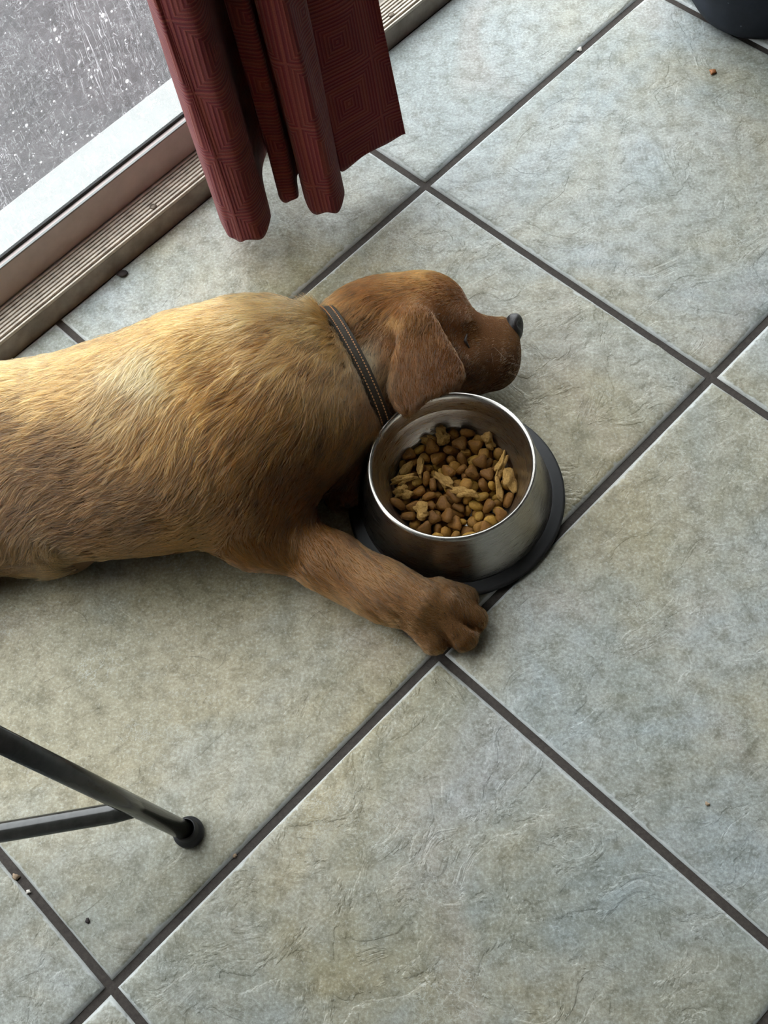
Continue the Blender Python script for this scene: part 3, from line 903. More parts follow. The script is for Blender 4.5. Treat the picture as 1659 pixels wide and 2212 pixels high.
def band(r_in, r_out, half, bev):
    vs, fs = [], []
    prof = [(-half, r_in), (-half, r_out - bev), (-half + bev, r_out), (half - bev, r_out), (half, r_out - bev), (half, r_in)]
    for k in range(NC):
        a = 2 * math.pi * k / NC
        d_ = side * math.cos(a) + np.array([0, 0, 1.0]) * math.sin(a)
        for (w, r) in prof:
            q = cc + d_ * (rr[k] + r) + cax * w
            q[2] = max(q[2], 0.0008)
            vs.append(q)
    m_ = len(prof)
    for k in range(NC):
        for j in range(m_):
            fs.append((k * m_ + j, k * m_ + (j + 1) % m_, ((k + 1) % NC) * m_ + (j + 1) % m_, ((k + 1) % NC) * m_ + j))
    return vs, fs
vs, fs = band(-0.0002, 0.0022, 0.0074, 0.0008)
t = NT('brown_webbing')
tcx = t.n('ShaderNodeTexCoord').outputs['Object']
wz = t.noise(tcx, 900, 3).outputs[0]
mt_ = t.pbr(t.ramp(wz, [(0.3, (0.014, 0.010, 0.006, 1)), (0.7, (0.042, 0.032, 0.018, 1))]), 0.75, None, t.bump(wz, 0.6, 0.0006))
collar = link('collar', pydata('collar', vs, fs, True), mt_, dog)
collar['label'] = 'dark brown webbing collar with pale orange stitching'
# stitching: two dashed rows
vs, fs = [], []
per = 150
for row in (-0.0024, 0.0040):
    for k in range(per):
        a0 = 2 * math.pi * (k + 0.15) / per; a1 = 2 * math.pi * (k + 0.72) / per
        b = len(vs)
        for a in (a0, a1):
            rk = np.interp(a / (2 * math.pi) * NC, np.arange(NC + 1), np.append(rr, rr[0]))
            d_ = side * math.cos(a) + np.array([0, 0, 1.0]) * math.sin(a)
            for w in (-0.00055, 0.00055):
                for r in (0.0020, 0.0028):
                    vs.append(cc + d_ * (rk + r) + cax * (row + w))
        if min(v[2] for v in vs[b:]) < 0.003:
            del vs[b:]; continue
        for q in ((0, 1, 3, 2), (4, 6, 7, 5), (0, 4, 5, 1), (2, 3, 7, 6), (0, 2, 6, 4), (1, 5, 7, 3)):
            fs.append(tuple(b + i for i in q))
link('stitching', pydata('stitching', vs, fs), simple('pale_orange_thread', (0.46, 0.22, 0.09, 1), 0.6, 0, 400, 0.2), collar)
COLLAR = (cc, cax)
keep = np.ones(NH, bool)
if COLLAR is not None:
    cc, cax = COLLAR
    dist = (root - cc) @ cax
    near = np.linalg.norm(root - cc, axis=1) < 0.11
    keep &= ~(near & (np.abs(dist) < 0.0060))
npos = np.array(nose_c)
keep &= np.linalg.norm((root - npos) / np.array([0.010, 0.013, 0.017]), axis=1) > 1.0
keep &= np.linalg.norm(root - np.array(eye_c), axis=1) > 0.0035
root, nrm, hd, hl, hc = root[keep], nrm[keep], hd[keep], hl[keep], hc[keep]
NH = len(root)
def cellrand(p, size, seed):
    q = np.floor(p / size).astype(np.int64)
    h = (q[:, 0] * 73856093) ^ (q[:, 1] * 19349663) ^ (q[:, 2] * 83492791) ^ (seed * 2654435761)
    h = (h ^ (h >> 13)) * 1274126177
    return ((h ^ (h >> 16)) & 0xffff) / 65535.0
jit = root + RNG.normal(0, 0.0012, root.shape)
lock = cellrand(jit, 0.0055, 1); lock2 = cellrand(jit, 0.0055, 2); lock3 = cellrand(jit + 0.5, 0.014, 3)
pp = np.stack([-hd[:, 1], hd[:, 0], hd[:, 2] * 0], 1)
strk = cellrand(np.stack([(jit * hd).sum(1) / 0.013, (root * pp).sum(1) / 0.0017, np.zeros(NH)], 1), 1.0, 5)
lock = 0.5 * lock + 0.5 * strk
wave = np.sin(root[:, 0] * 95 + 40 * root[:, 1]) * np.sin(root[:, 1] * 120 - 30 * root[:, 0] + 1.3) + 0.6 * np.sin(root[:, 0] * 210 + root[:, 1] * 170)
ang = 0.16 * (lock - 0.5) * 2 + 0.13 * wave + RNG.normal(0, 0.08, NH) + 0.16 * (lock3 - 0.5)
tg = hd - nrm * (hd * nrm).sum(1)[:, None]
tg /= np.linalg.norm(tg, axis=1)[:, None] + 1e-9
bt = np.cross(nrm, tg)
tg = tg * np.cos(ang)[:, None] + bt * np.sin(ang)[:, None]
L = hl * 1.25 * (0.75 + 0.4 * RNG.random(NH)) * (0.9 + 0.25 * lock2)
lift = np.clip(0.13 + 0.10 * lock2 + RNG.normal(0, 0.05, NH), 0.04, 0.6)
NP = 5
sv = np.linspace(0, 1, NP)
curl = RNG.normal(0, 0.10, NH) + 0.18 * (lock - 0.5)
pts = np.empty((NH, NP, 3))
for k, s_ in enumerate(sv):
    pts[:, k] = root - nrm * 0.0006 + (L * s_)[:, None] * tg + (L * (lift * s_ * 1.5 - lift * 1.15 * s_ * s_))[:, None] * nrm + (L * curl * s_ * s_)[:, None] * bt
pts[:, :, 2] = np.maximum(pts[:, :, 2], 0.0012)
# a few whiskers on the muzzle and brow
wh_p, wh_c = [], []
for k in range(5):
    q = at(1075 + random.uniform(-22, 30), 775 + random.uniform(-25, 35), 0.07)
    d_ = Vector((random.uniform(-.2, .9), random.uniform(-.9, .1), random.uniform(.1, .6))).normalized()
    ln = random.uniform(0.015, 0.035)
    wh_p.append([np.array(q + d_ * ln * s_ + Vector((0, 0, -0.25 * ln * s_ * s_))) for s_ in sv])
    wh_c.append((0.35, 0.27, 0.18))
pts = np.concatenate([pts, np.array(wh_p)]); NH2 = len(pts)
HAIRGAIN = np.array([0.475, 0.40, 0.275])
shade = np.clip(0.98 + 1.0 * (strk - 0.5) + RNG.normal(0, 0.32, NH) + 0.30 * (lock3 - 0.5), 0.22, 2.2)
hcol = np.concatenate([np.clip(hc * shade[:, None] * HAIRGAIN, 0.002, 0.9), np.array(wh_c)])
cv = bpy.data.hair_curves.new('fur')
cv.add_curves([NP] * NH2)
cv.attributes['position'].data.foreach_set('vector', pts.astype(np.float32).ravel())
ra = cv.attributes.get('radius') or cv.attributes.new('radius', 'FLOAT', 'POINT')
prof = np.array([0.85, 1.0, 0.9, 0.6, 0.12])
rad = (np.clip(np.append(hl, np.full(NH2 - NH, 0.01)) * 0.0120, 0.00010, 0.00021) * (0.8 + 0.5 * RNG.random(NH2)))[:, None] * prof[None]
rad[NH:] *= 0.35
ra.data.foreach_set('value', rad.astype(np.float32).ravel())
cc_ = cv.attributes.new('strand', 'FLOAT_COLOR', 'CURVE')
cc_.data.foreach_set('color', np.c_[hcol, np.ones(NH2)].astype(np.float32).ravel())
t = NT('fur_strands')
sa = t.n('ShaderNodeAttribute', attribute_name='strand')
hb = t.n('ShaderNodeBsdfHairPrincipled', parametrization='COLOR')
t.l(sa.outputs['Color'], hb.inputs['Color'])
hb.inputs['Roughness'].default_value = 0.38
hb.inputs['Radial Roughness'].default_value = 0.55
hb.inputs['Coat'].default_value = 0.0
t.l(hb.outputs[0], t.out.inputs[0])
t.t.nodes.remove(t.b)
cv.materials.append(t.m)
fur = bpy.data.objects.new('fur', cv)
COL.objects.link(fur); fur.parent = dog
fur['kind'] = 'stuff'
# ------------------------------------------------------------------ food bowl
BC = (0.0, 0.0065)
bowl = empty('dog_bowl', (BC[0], BC[1], 0))
tag(bowl, 'brushed steel dog bowl on a black rubber ring, half full of kibble', 'bowl')
shell = [(0.0001, 0.0135), (0.030, 0.0135), (0.046, 0.0145), (0.0545, 0.0175), (0.0600, 0.0235), (0.0655, 0.0350), (0.0700, 0.0480), (0.0735, 0.0600), (0.0755, 0.0680), (0.0768, 0.0712),
         (0.0785, 0.0728), (0.0803, 0.0722), (0.0813, 0.0705), (0.0816, 0.0685), (0.0822, 0.0650), (0.0850, 0.0520), (0.0885, 0.0360), (0.0925, 0.0200), (0.0958, 0.0090), (0.0962, 0.0070), (0.0950, 0.0066),
         (0.0915, 0.0200), (0.0870, 0.0380), (0.0800, 0.0640), (0.0782, 0.0690), (0.0765, 0.0660), (0.0690, 0.0470), (0.0590, 0.0225), (0.046, 0.0125), (0.0001, 0.0115)]
lathe('shell', shell, 'steel', bowl, 128)
ring = [(0.0900, 0.0), (0.1080, 0.0), (0.1086, 0.0012), (0.1086, 0.0042), (0.1078, 0.0056), (0.1060, 0.0062), (0.0990, 0.0068), (0.0970, 0.0076), (0.0952, 0.0074), (0.0900, 0.0060)]
rg = lathe('rubber_ring', ring, 'rubber', bowl, 128, closed=True)
rg['label'] = 'black rubber ring'
# ------------------------------------------------------------------ kibble, every piece its own thing
def kib_shape(kind, seed):
    rs = random.Random(seed)
    bm = bmesh.new()
    bmesh.ops.create_icosphere(bm, subdivisions=4 if kind == 'flake' else 2, radius=1.0)
    ph = [rs.uniform(0, 6.28) for _ in range(9)]
    for v in bm.verts:
        x, y, z = v.co
        a = math.atan2(y, x); h = math.hypot(x, y)
        if kind == 'triangle':
            k = 1.0 / (0.62 + 0.38 * abs(math.cos(1.5 * a + 0.0))) * 0.78
            w = 1 + 0.05 * math.sin(a * 2 + ph[0])
            zz = math.copysign(abs(z) ** 0.6, z)
            k = 0.86 + 0.20 * math.cos(3 * a)
            v.co = (x * k * w * 0.0088, y * k * w * 0.0088, zz * 0.0040)
        elif kind == 'oval':
            v.co = (x * 0.0074, y * 0.0052, math.copysign(abs(z) ** 0.8, z) * 0.0036)
        elif kind == 'nugget':
            p = (abs(x) ** 3.2 + abs(y) ** 3.2) ** (1 / 3.2) if h > 1e-6 else 1
            f = h / p if p > 1e-6 else 1
            v.co = (x * f * 0.0064 * (1 + .06 * math.sin(a + ph[0])), y * f * 0.0058, math.copysign(abs(z) ** 0.65, z) * 0.0040)
        else:
            s = 1 + 0.20 * math.sin(2.2 * x + ph[0]) * math.cos(2.5 * y + ph[1]) + 0.16 * math.sin(5 * x + 3 * y + ph[2]) + 0.12 * math.sin(7 * y - 4 * z + ph[3]) + 0.09 * math.sin(11 * x + 9 * z + ph[4]) * math.sin(10 * y + ph[5]) + 0.06 * math.sin(17 * x + ph[6]) * math.sin(19 * y + ph[7])
            L, W_, T = ((0.0120, 0.0072, 0.0042), (0.0088, 0.0076, 0.0044), (0.0130, 0.0045, 0.0032))[seed % 3]
            v.co = (x * s * L, y * s * W_ + 0.0015 * math.sin(x * 2 + ph[8]), z * s * T)
    return from_bm(bm, kind, True)

def kib_mat(name, lo, hi, sc=420, bump=0.0012):
    t = NT(name)
    tc = t.n('ShaderNodeTexCoord').outputs['Object']
    n = t.noise(tc, sc, 5, 0.65).outputs[0]
    oi = t.n('ShaderNodeObjectInfo').outputs['Random']
    c = t.ramp(n, [(0.3, lo), (0.7, hi)])
    c = t.mix(t.math('MULTIPLY', oi, 0.55), c, tuple(x * 0.55 for x in lo[:3]) + (1,))
    return t.pbr(c, 0.62, None, t.bump(n, 0.7, bump), 0.35)
KM = {'t': kib_mat('red_brown_kibble', (0.150, 0.060, 0.008, 1), (0.27, 0.118, 0.016, 1)),
      'o': kib_mat('tan_kibble', (0.27, 0.140, 0.018, 1), (0.44, 0.240, 0.034, 1)),
      'n': kib_mat('brown_kibble', (0.22, 0.102, 0.013, 1), (0.38, 0.182, 0.026, 1)),
      'f': kib_mat('golden_flake', (0.34, 0.180, 0.040, 1), (0.66, 0.40, 0.12, 1), 520, 0.0022)}
KL = {'t': ('triangle', 'reddish brown triangular kibble', 'triangular kibble in the bowl'),
      'o': ('oval', 'tan oval kibble', 'oval kibble in the bowl'),
      'n': ('nugget', 'brown squarish kibble', 'squarish kibble in the bowl'),
      'f': ('flake', 'rough golden kibble flake', 'rough golden flakes in the bowl')}
KDATA = "n,2,0.98,39.5,24.7,19.2,0.14,0.2,0.03,-0.97;t,2,0.97,4.8,40.7,18.4,0.05,-0.73,0.68,0.05;n,2,0.93,-12.2,-24.8,17.5,0.06,0.68,0.73,-0.02;n,2,0.86,3.5,1.3,17.2,0.02,-0.9,-0.42,-0.06;t,1,0.97,-11.2,-37.0,18.3,0.27,-0.08,0.06,0.96;n,0,1.03,-19.5,-15.2,17.9,0.05,0.98,0.21,-0.0;n,0,1.07,-6.2,19.7,18.0,0.07,-0.86,0.51,0.03;t,1,0.86,10.5,10.1,17.2,0.83,0.03,0.04,0.56;n,1,1.02,-19.8,-30.3,23.0,0.1,-0.66,0.73,-0.16;o,2,1.02,25.6,35.0,18.3,0.01,-0.49,0.87,0.09;t,2,1.03,29.2,-17.3,18.1,0.82,-0.01,-0.07,0.57;t,1,1.0,32.0,-33.2,19.1,0.46,0.04,-0.1,-0.88;t,1,1.09,-32.1,-28.3,19.0,0.07,-0.02,-1.0,0.01;t,0,0.87,7.7,20.2,18.9,0.45,0.65,0.6,0.1;t,2,0.97,41.2,14.7,21.0,0.36,-0.46,-0.76,-0.28;o,0,1.1,19.9,21.7,17.7,0.04,-0.22,0.97,0.07;t,0,0.9,10.5,-47.1,19.4,0.16,0.54,0.82,-0.08;t,0,0.95,-48.1,-23.1,22.4,0.94,-0.18,0.3,0.02;n,0,1.01,27.8,0.9,17.8,1.0,0.05,-0.05,0.0;n,1,1.09,17.7,-37.1,18.8,0.05,0.97,-0.23,-0.05;t,0,1.09,-25.2,1.9,18.6,0.27,0.16,-0.05,0.95;o,2,0.94,6.0,-36.7,20.3,0.55,0.65,-0.46,0.24;n,0,0.97,-48.6,-9.6,21.9,0.19,0.28,0.05,-0.94;n,2,1.09,25.8,50.1,26.7,0.85,0.46,-0.17,-0.2;t,1,0.9,-29.7,14.2,17.6,0.31,-0.06,0.04,-0.95;t,1,1.05,0.0,-27.1,19.6,0.28,0.39,-0.87,0.14;o,0,0.94,-25.5,25.3,19.0,0.16,-0.25,-0.26,0.92;t,1,0.9,40.7,5.0,19.9,0.85,0.5,0.15,-0.1;t,2,0.93,18.3,43.6,19.2,0.05,-0.45,-0.88,-0.15;o,2,0.87,40.4,-12.6,19.6,0.73,0.55,-0.23,0.34;n,1,1.04,23.3,-46.3,24.0,0.91,0.28,0.14,0.28;t,1,0.86,-6.5,-3.9,17.2,0.06,-0.93,0.35,0.02;n,1,0.96,21.5,-9.8,19.3,0.67,0.68,0.26,0.16;n,0,1.0,-9.9,44.7,19.0,0.65,0.13,-0.04,0.75;o,2,1.1,6.9,-11.0,17.7,0.25,0.06,0.03,0.96;t,1,1.03,-39.1,-1.1,18.5,0.14,0.0,-0.04,-0.99;n,0,1.06,8.3,50.7,23.5,0.06,-0.18,0.44,0.88;n,1,0.87,21.0,-26.1,17.5,0.98,-0.01,0.04,-0.18;n,0,1.06,-39.1,-38.2,24.3,0.73,-0.11,0.37,0.56;o,1,1.01,-22.3,44.6,20.0,0.11,-0.27,-0.93,-0.22;t,2,0.89,11.2,8.4,26.2,0.67,0.1,-0.73,0.06;n,1,1.04,28.4,12.9,20.0,0.66,-0.35,-0.36,-0.56;t,0,1.1,-1.8,31.3,20.5,0.65,0.23,-0.7,0.21;n,0,0.88,-28.2,-42.0,20.2,0.1,0.98,0.02,-0.16;t,0,0.92,-31.0,-12.1,22.0,0.82,0.01,0.52,-0.24;n,1,0.87,-31.0,-31.3,26.8,0.32,0.01,-0.09,0.94;t,1,0.88,4.4,-22.4,24.5,0.81,-0.15,0.33,0.45;n,1,0.96,14.8,-2.4,17.6,0.99,0.06,0.03,0.15;n,0,0.97,34.4,36.3,22.8,0.59,-0.33,0.15,-0.72;o,1,1.09,-3.6,9.3,19.2,0.5,-0.84,-0.21,0.02;n,0,0.88,12.3,-24.0,19.4,0.17,0.57,-0.19,-0.78;o,0,0.92,13.2,31.3,17.6,0.25,-0.96,-0.15,-0.02;t,2,0.93,-18.2,-45.0,22.1,0.51,0.26,0.79,0.22;o,0,0.89,-1.5,53.2,23.3,0.83,-0.43,-0.3,0.21;t,2,0.9,-38.1,24.2,18.5,0.11,-0.16,-0.98,-0.02;o,1,0.9,37.2,-5.3,18.2,0.95,0.03,0.18,0.24;n,1,1.05,3.5,1.1,25.1,0.01,-0.78,0.62,0.08;t,0,0.89,8.0,15.7,31.6,0.11,0.32,-0.43,-0.84;n,2,1.08,0.7,20.9,26.3,0.31,-0.77,-0.55,-0.02;n,1,0.9,-0.9,-42.8,18.2,0.95,0.04,-0.02,-0.32;t,0,1.02,-5.8,-13.4,21.0,0.09,-0.55,-0.73,-0.4;t,2,1.05,-11.3,-19.4,26.3,0.72,0.03,-0.2,0.66;o,1,1.09,-39.1,-15.7,19.8,0.69,0.15,0.38,0.6;t,2,1.0,28.7,-1.2,27.9,0.29,0.81,-0.22,-0.47;o,1,0.91,23.3,-33.5,24.6,0.19,0.58,-0.79,0.09;o,1,1.08,17.8,-2.4,25.2,0.15,-0.92,-0.37,0.01;t,2,1.05,-25.3,-20.7,27.4,0.75,-0.33,0.01,0.58;t,1,0.9,-30.0,21.5,24.6,0.99,-0.02,-0.13,-0.09;t,0,1.1,1.4,-11.9,29.9,0.7,-0.25,0.07,-0.66;t,2,1.09,-16.0,33.7,25.6,0.95,-0.27,-0.08,0.12;o,0,1.01,19.2,8.9,20.7,0.58,0.25,-0.76,0.13;n,1,0.95,-17.7,-7.2,23.0,0.84,-0.35,-0.06,-0.4;t,1,0.99,32.4,24.2,24.3,0.34,0.31,0.89,0.06;t,0,0.87,-24.9,-11.2,30.6,0.92,-0.35,-0.16,-0.09;n,1,0.95,12.5,-14.5,26.1,0.51,-0.71,-0.13,0.47;t,2,1.02,33.2,-24.2,28.4,0.57,-0.44,-0.18,0.67;n,2,0.93,19.2,18.3,25.0,0.96,0.28,0.03,-0.08;o,1,1.07,-14.5,29.6,17.8,0.22,0.05,0.02,-0.97;n,1,1.1,-28.4,36.2,22.3,0.06,0.7,0.44,-0.56;o,1,1.09,13.4,-55.1,26.5,0.84,-0.51,0.01,0.16;o,0,1.08,20.5,29.1,24.5,0.09,-0.11,0.99,-0.07;t,2,0.94,-0.2,-41.0,26.4,0.81,-0.05,-0.21,0.55;n,2,0.95,-0.4,-53.0,24.1,0.01,-0.64,0.5,-0.59;n,1,1.03,51.7,-0.7,24.5,0.27,-0.16,-0.9,0.3;t,1,1.06,-42.4,15.1,21.9,0.28,-0.26,-0.42,0.82;t,2,1.05,-2.9,40.3,28.3,0.41,-0.03,0.46,0.78;n,1,0.9,45.9,-4.5,20.4,0.68,0.18,0.37,0.61;t,1,0.97,-51.8,3.5,21.4,0.95,0.07,0.27,0.15;n,2,1.02,44.9,33.8,26.1,0.5,-0.36,0.79,0.06;t,1,1.06,-7.8,-34.4,30.2,0.77,0.14,-0.4,-0.48;t,2,0.93,-40.3,32.1,24.3,0.17,0.82,-0.52,0.19;n,1,0.88,12.7,37.6,25.4,0.12,-0.05,-0.61,0.79;t,2,1.02,-5.2,13.1,31.5,0.26,-0.9,0.04,-0.34;n,1,0.93,30.2,32.0,31.3,0.05,0.75,0.65,0.03;n,2,1.05,-18.9,15.2,20.4,0.01,0.6,0.05,0.8;n,1,1.07,11.7,-2.6,32.5,0.03,0.81,0.56,0.15;o,1,1.08,20.6,-22.3,25.3,0.11,0.21,0.2,0.95;t,1,0.85,-13.7,3.1,22.2,0.78,-0.1,0.61,0.04;o,2,0.91,-12.4,15.2,24.6,0.36,0.49,0.33,0.72;n,1,1.07,-9.4,-49.7,24.1,0.84,0.14,0.52,-0.04;t,2,0.99,-29.2,-46.6,28.7,0.39,-0.79,0.44,0.16;t,1,1.0,7.6,44.9,33.1,0.1,0.06,0.99,-0.01;t,0,0.98,-21.3,-36.1,30.5,0.0,-0.58,-0.76,-0.29;n,2,0.99,0.7,56.4,31.7,0.01,-0.43,-0.9,0.05;o,1,0.94,-6.6,0.6,25.2,0.67,0.25,0.32,0.62;n,2,0.91,41.4,-19.9,20.9,0.31,-0.73,0.35,0.5;t,0,1.06,22.4,42.4,29.7,0.34,-0.84,-0.18,-0.38;t,1,1.02,-43.7,3.9,26.6,0.02,-0.99,-0.1,0.12;f,1,0.98,-32.3,-30.3,35.3,0.18,0.35,0.91,0.15;t,0,1.0,-26.8,9.3,29.0,0.17,0.7,0.11,0.68;f,2,1.09,46.5,18.5,30.5,0.71,0.38,0.2,0.56;o,2,1.07,42.2,-28.3,24.1,0.39,0.39,-0.68,0.48;f,2,0.93,-33.1,21.0,31.7,0.53,-0.44,-0.29,0.66;o,1,0.98,54.5,10.8,26.4,0.15,-0.71,-0.68,0.11;t,2,0.94,-20.4,0.2,30.3,0.31,0.61,0.33,0.66;f,2,0.91,43.8,-6.9,29.7,0.65,-0.39,0.5,-0.41;t,0,0.96,8.2,29.7,27.0,0.09,-0.53,-0.4,0.74;t,2,1.02,51.8,-16.3,24.2,0.48,0.34,0.8,0.11;o,2,1.04,-33.4,44.0,26.7,0.37,0.02,-0.37,-0.85;t,2,1.07,-35.0,-5.5,28.9,0.42,0.69,0.59,0.0;t,2,0.87,-43.6,36.8,30.3,0.95,0.01,-0.14,-0.29;t,1,0.87,44.0,-36.1,31.0,0.6,-0.11,0.28,-0.74;f,0,0.94,-47.8,18.5,31.6,0.35,-0.16,0.83,-0.41;t,0,1.01,18.4,10.8,33.1,0.69,0.16,0.34,0.62;t,0,0.86,-40.2,-21.7,28.4,0.79,0.28,0.16,-0.52;o,2,1.07,35.0,-39.9,26.0,0.29,-0.95,0.06,0.12;t,1,0.99,14.0,55.8,33.5,0.44,-0.3,0.57,0.63;t,2,0.95,-44.2,-32.9,31.2,0.78,-0.32,-0.2,-0.5;f,2,0.96,10.5,-13.6,36.3,0.11,-0.98,0.14,0.07;t,2,1.02,-20.9,44.1,30.3,0.36,-0.91,0.18,-0.07;f,0,0.99,54.6,1.1,33.9,0.78,-0.16,0.27,-0.54;t,1,1.07,-55.3,-19.0,32.4,0.11,-0.42,-0.3,-0.85;f,0,0.92,-51.4,-6.6,31.0,0.32,-0.9,0.1,-0.28;f,2,0.97,-19.4,53.8,27.2,0.91,0.39,0.17,-0.01;t,0,0.97,27.0,22.3,33.7,0.78,0.36,0.07,-0.5;o,1,0.99,27.0,-13.6,27.5,0.91,-0.3,0.0,0.28;t,2,0.85,29.1,-48.5,29.1,0.31,-0.49,-0.81,-0.07;o,2,0.95,37.3,-2.0,27.0,0.01,0.82,0.14,-0.55;t,1,0.91,33.4,10.2,29.8,0.04,-0.07,-1.0,0.02;f,1,0.99,36.2,44.4,33.6,0.62,0.11,-0.77,0.09;o,2,0.85,-50.5,26.8,25.4,0.47,0.47,0.06,0.74;f,1,1.07,-9.8,54.3,35.9,0.26,-0.88,0.29,-0.27;o,0,0.97,-17.2,-55.5,29.0,0.39,-0.05,0.69,0.61;f,2,0.96,-49.0,5.4,35.4,0.46,-0.88,-0.07,-0.07;o,0,0.89,-36.2,4.1,31.7,0.01,0.9,0.39,-0.22;f,2,1.04,-10.7,3.5,32.9,0.3,-0.22,-0.14,0.92"
kmesh = {}
for row in KDATA.split(';'):
    w = row.split(',')
    k, s = w[0], int(w[1]); f = [float(x) for x in w[2:]]
    if (k, s) not in kmesh:
        kmesh[(k, s)] = kib_shape(KL[k][0], s); kmesh[(k, s)].materials.append(KM[k])
    o = link('kibble', kmesh[(k, s)])
    o.location = (BC[0] + f[1] / 1000, BC[1] + f[2] / 1000, f[3] / 1000)
    o.rotation_mode = 'QUATERNION'; o.rotation_quaternion = f[4:8]
    o.scale = (f[0],) * 3
    hour = ('twelve', 'one', 'two', 'three', 'four', 'five', 'six', 'seven', 'eight', 'nine', 'ten', 'eleven')[int(round(math.degrees(math.atan2(f[1], f[2])) / 30)) % 12]
    rr_ = math.hypot(f[1], f[2])
    where = 'in the middle of the bowl' if rr_ < 14 else ('between middle and wall at %s o\'clock' % hour if rr_ < 38 else 'against the bowl wall at %s o\'clock' % hour)
    deep = 'half-buried ' if f[3] < 21 + (rr_ / 60) ** 2 * 4 else ''
    tag(o, deep + KL[k][1] + ' ' + where, 'kibble', KL[k][2])
# ------------------------------------------------------------------ chair leg with its brace (the seat is out of the picture)
foot = Vector((-0.249, -0.320, 0)); up = (Vector((-0.297, -0.327, 0.318)) - foot)
ch = empty('metal_chair', foot)
tag(ch, 'dark grey tubular metal chair leg with black rubber foot and brace', 'chair')
bpy.context.view_layer.update()
legtop = foot + up * (0.44 / 0.318)
under(tube('leg', [foot + up.normalized() * 0.006, foot + up * 0.5, legtop], 0.0086, 'steel_tube', None, 32), ch)
# rubber foot: collar around the tube and a flat flared sole
fo = lathe('rubber_foot', [(0.0001, 0.0), (0.0128, 0.0), (0.0140, 0.0012), (0.0142, 0.0052), (0.0134, 0.0070), (0.0112, 0.0078), (0.0106, 0.0110), (0.0102, 0.0170), (0.0090, 0.0182), (0.0086, 0.0182)], 'rubber', None, 40)
tilt = Vector((0, 0, 1)).rotation_difference((up.normalized() + Vector((0, 0, 1.2))).normalized())
fo.location = foot
bpy.context.view_layer.update()
under(fo, ch)
jn = foot + up * (0.108 / 0.318)
br_end = at(0, 1798, 0.104)
bd = (br_end - jn).normalized()
side_ = bd.cross(Vector((0, 0, 1))).normalized()
br0 = jn + bd * 0.002 + Vector((0, 0, -0.004))
under(tube('brace', [br0, br0 + bd * 0.02, br_end, br_end + (br_end - br0) * 2.35], [0.0070, 0.0086, 0.0086, 0.0086], 'steel_tube', None, 32), ch)
foot2 = foot + bd * ((br_end - br0).length * 3.4 + 0.03); foot2.z = 0
legtop2 = foot2 + Vector((-up.x, up.y, up.z)) * (0.44 / 0.318)
under(tube('leg', [foot2 + Vector((0, 0, .006)), legtop2], 0.0086, 'steel_tube', None, 32), ch)
f2 = link('rubber_foot', fo.data, None, None); f2.location = foot2
bpy.context.view_layer.update(); under(f2, ch)
under(tube('seat_rail', [legtop, legtop2], 0.0086, 'steel_tube', None, 32), ch)
back = Vector((bd.y, -bd.x, 0)).normalized()
back = back if back.y < 0 else -back
for f_, l_ in ((foot, legtop), (foot2, legtop2)):
    fb = f_ + back * 0.40; lb = l_ + back * 0.36
    under(tube('leg', [fb + Vector((0, 0, .006)), lb], 0.0086, 'steel_tube', None, 32), ch)
    f3 = link('rubber_foot', fo.data, None, None); f3.location = fb
    bpy.context.view_layer.update(); under(f3, ch)
bm = bmesh.new()
cn = [legtop - bd * 0.01, legtop2 + bd * 0.01, legtop2 + bd * 0.01 + back * 0.37, legtop - bd * 0.01 + back * 0.37]
vv_ = [bm.verts.new(q + Vector((0, 0, dz))) for dz in (0.009, 0.034) for q in cn]
for q in ((0, 1, 2, 3), (4, 5, 6, 7), (0, 1, 5, 4), (1, 2, 6, 5), (2, 3, 7, 6), (3, 0, 4, 7)): bm.faces.new([vv_[i] for i in q])
bmesh.ops.recalc_face_normals(bm, faces=bm.faces)
bmesh.ops.bevel(bm, geom=list(bm.edges), offset=0.010, segments=4, affect='EDGES', profile=0.5)
under(link('seat', from_bm(bm, 'seat', True), simple('black_vinyl', (0.02, 0.02, 0.02, 1), 0.5, 0, 200, 0.3, 0.0006)), ch)
# ------------------------------------------------------------------ navy bag in the far corner
t = NT('navy_cloth')
nb = t.noise(t.n('ShaderNodeTexCoord').outputs['Object'], 26, 5, 0.6).outputs[0]
fl = t.n('ShaderNodeTexVoronoi', feature='F1'); fl.inputs['Scale'].default_value = 70
t.l(t.n('ShaderNodeTexCoord').outputs['Object'], fl.inputs['Vector'])
cb = t.ramp(nb, [(0.3, (0.004, 0.007, 0.013, 1)), (0.7, (0.012, 0.018, 0.030, 1))])
cb = t.mix(t.ramp(fl.outputs['Distance'], [(0.05, 0.5), (0.10, 0.0)]), cb, (0.12, 0.14, 0.18, 1))
MAT['navy'] = t.pbr(cb, 0.85, None, t.bump(nb, 0.5, 0.003))
bag = None
bc = at(1700, -40, 0.0)
vs, fs = [], []
nk, nzz = 72, 22
for i in range(nzz):
    f = i / (nzz - 1)
    for k in range(nk):
        a = 2 * math.pi * k / nk
        r = 0.118 * (1 - 0.10 * f) * (1 - math.exp(-f * 26) * 0.16)
        r += 0.006 * math.sin(a * 5 + f * 4) + 0.004 * math.sin(a * 11 - f * 6) * f + 0.003 * math.sin(f * 22 + a * 2)
        if f > 0.85: r *= 1 - ((f - 0.85) / 0.15) ** 2 * 0.75
        vs.append((bc.x + r * 1.15 * math.cos(a), bc.y + r * math.sin(a), 0.0008 + 0.24 * f + (0.01 * math.sin(a * 3) * f)))
for i in range(nzz - 1):
    for k in range(nk):
        fs.append((i * nk + k, i * nk + (k + 1) % nk, (i + 1) * nk + (k + 1) % nk, (i + 1) * nk + k))
fs.append(tuple(range(nk))); fs.append(tuple((nzz - 1) * nk + k for k in range(nk)))
bag = link('cloth_bag', pydata('cloth_bag', vs, fs, True), 'navy')
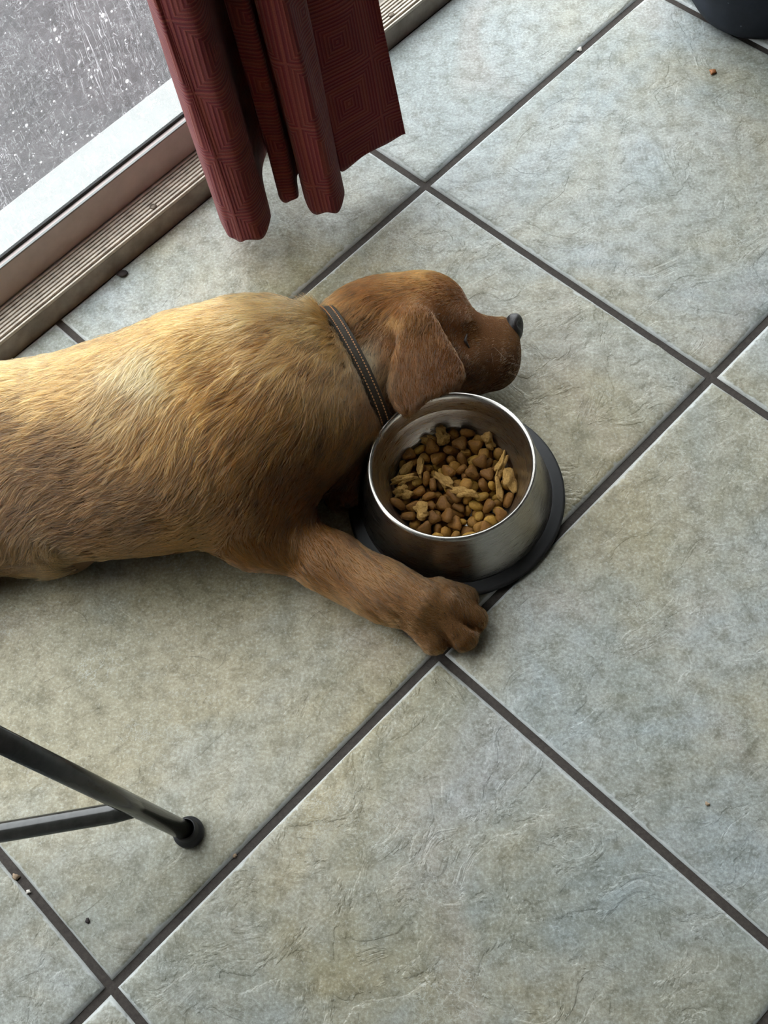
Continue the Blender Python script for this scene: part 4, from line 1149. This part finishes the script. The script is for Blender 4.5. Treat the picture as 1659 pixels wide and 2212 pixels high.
tag(bag, 'slumped dark navy bag standing on the tiles in the far corner', 'bag')
# ------------------------------------------------------------------ crumbs and loose hair on the floor
def crumb(px, py, r, mat, label, flat=0.5, seed=0, name='crumb', z=0.0):
    rs = random.Random(seed)
    bm = bmesh.new(); bmesh.ops.create_icosphere(bm, subdivisions=2, radius=1.0)
    ph = [rs.uniform(0, 6) for _ in range(6)]
    for v in bm.verts:
        c_ = v.co
        s_ = 1 + 0.28 * math.sin(3 * c_.x + ph[0]) * math.sin(3 * c_.y + ph[1]) + 0.22 * math.sin(5 * c_.y + ph[2]) + 0.15 * math.sin(6 * c_.x + 4 * c_.z + ph[3])
        v.co = (c_.x * r * s_ * 1.25, c_.y * r * s_, c_.z * r * flat)
    zmin = min(v.co.z for v in bm.verts)
    o = link(name, from_bm(bm, name, True), mat)
    q = at(px, py, z)
    o.location = (q.x, q.y, z - zmin - 0.0001)
    o.rotation_euler = (0, 0, rs.uniform(0, 6))
    return tag(o, label, 'crumb')
mdark = simple('charred_crumb', (0.018, 0.010, 0.009, 1), 0.7, 0, 900, 0.5, 0.001)
mamber = simple('amber_crumb', (0.30, 0.11, 0.03, 1), 0.5, 0, 900, 0.4, 0.001)
mtan = simple('tan_crumb', (0.35, 0.25, 0.16, 1), 0.7, 0, 900, 0.4, 0.001)
mwhite = simple('white_crumb', (0.7, 0.66, 0.6, 1), 0.7, 0, 900, 0.2, 0.001)
crumb(265, 594, 0.0052, mdark, 'black flattened crumb on the tile beside the door track', 0.4, 3)
crumb(1540, 157, 0.0036, mamber, 'small amber crumb on the pale tile near the navy bag', 0.5, 5)
crumb(36, 1894, 0.0030, mtan, 'brown crumb in the grout joint under the chair brace', 0.6, 6, z=-0.0042)
crumb(62, 1927, 0.0019, mwhite, 'whitish crumb in the grout joint below the brown crumb', 0.6, 7, z=-0.0042)
crumb(507, 1848, 0.0019, mtan, 'pinkish crumb in the grout joint right of the rubber chair foot', 0.6, 8, z=-0.0042)
crumb(1528, 1737, 0.0018, mtan, 'tiny tan speck on the tile at the right, below the bowl', 0.5, 9)
crumb(1252, 108, 0.0026, mwhite, 'whitish crumb in the grout joint above the pale tile', 0.6, 10, z=-0.0042)
crumb(190, 1989, 0.0019, mdark, 'tiny black speck on the tile below the rubber chair foot', 0.5, 12)
hp, nhr = [], 420
for k in range(nhr):
    px, py = random.uniform(0, 1659), random.uniform(60, 2212)
    if random.random() < 0.45: px, py = random.uniform(0, 900), random.uniform(1250, 2212)
    a = random.uniform(0, 6.28); ln = random.uniform(0.003, 0.010) if random.random() < 0.93 else random.uniform(0.015, 0.03)
    cu = random.uniform(-1.4, 1.4); q = at(px, py, 0.0006); row = []
    for i in range(6):
        row.append((q.x, q.y, 0.0006 + 0.0006 * math.sin(i)))
        a += cu / 5
        q = q + Vector((math.cos(a), math.sin(a), 0)) * (ln / 5)
    hp.append(row)
lc = bpy.data.hair_curves.new('loose_hair'); lc.add_curves([6] * nhr)
lc.attributes['position'].data.foreach_set('vector', np.array(hp, np.float32).ravel())
ra = lc.attributes.get('radius') or lc.attributes.new('radius', 'FLOAT', 'POINT')
ra.data.foreach_set('value', np.tile(np.array([0.4, 1, 1, 1, 1, 0.3], np.float32) * 0.00008, nhr))
lc.materials.append(simple('dark_loose_hair', (0.045, 0.035, 0.028, 1), 0.6, 0, 50, 0.3))
lo_ = bpy.data.objects.new('loose_hair', lc); COL.objects.link(lo_)
tag(lo_, 'short dark shed hairs scattered over the floor tiles', 'hair', kind='stuff')
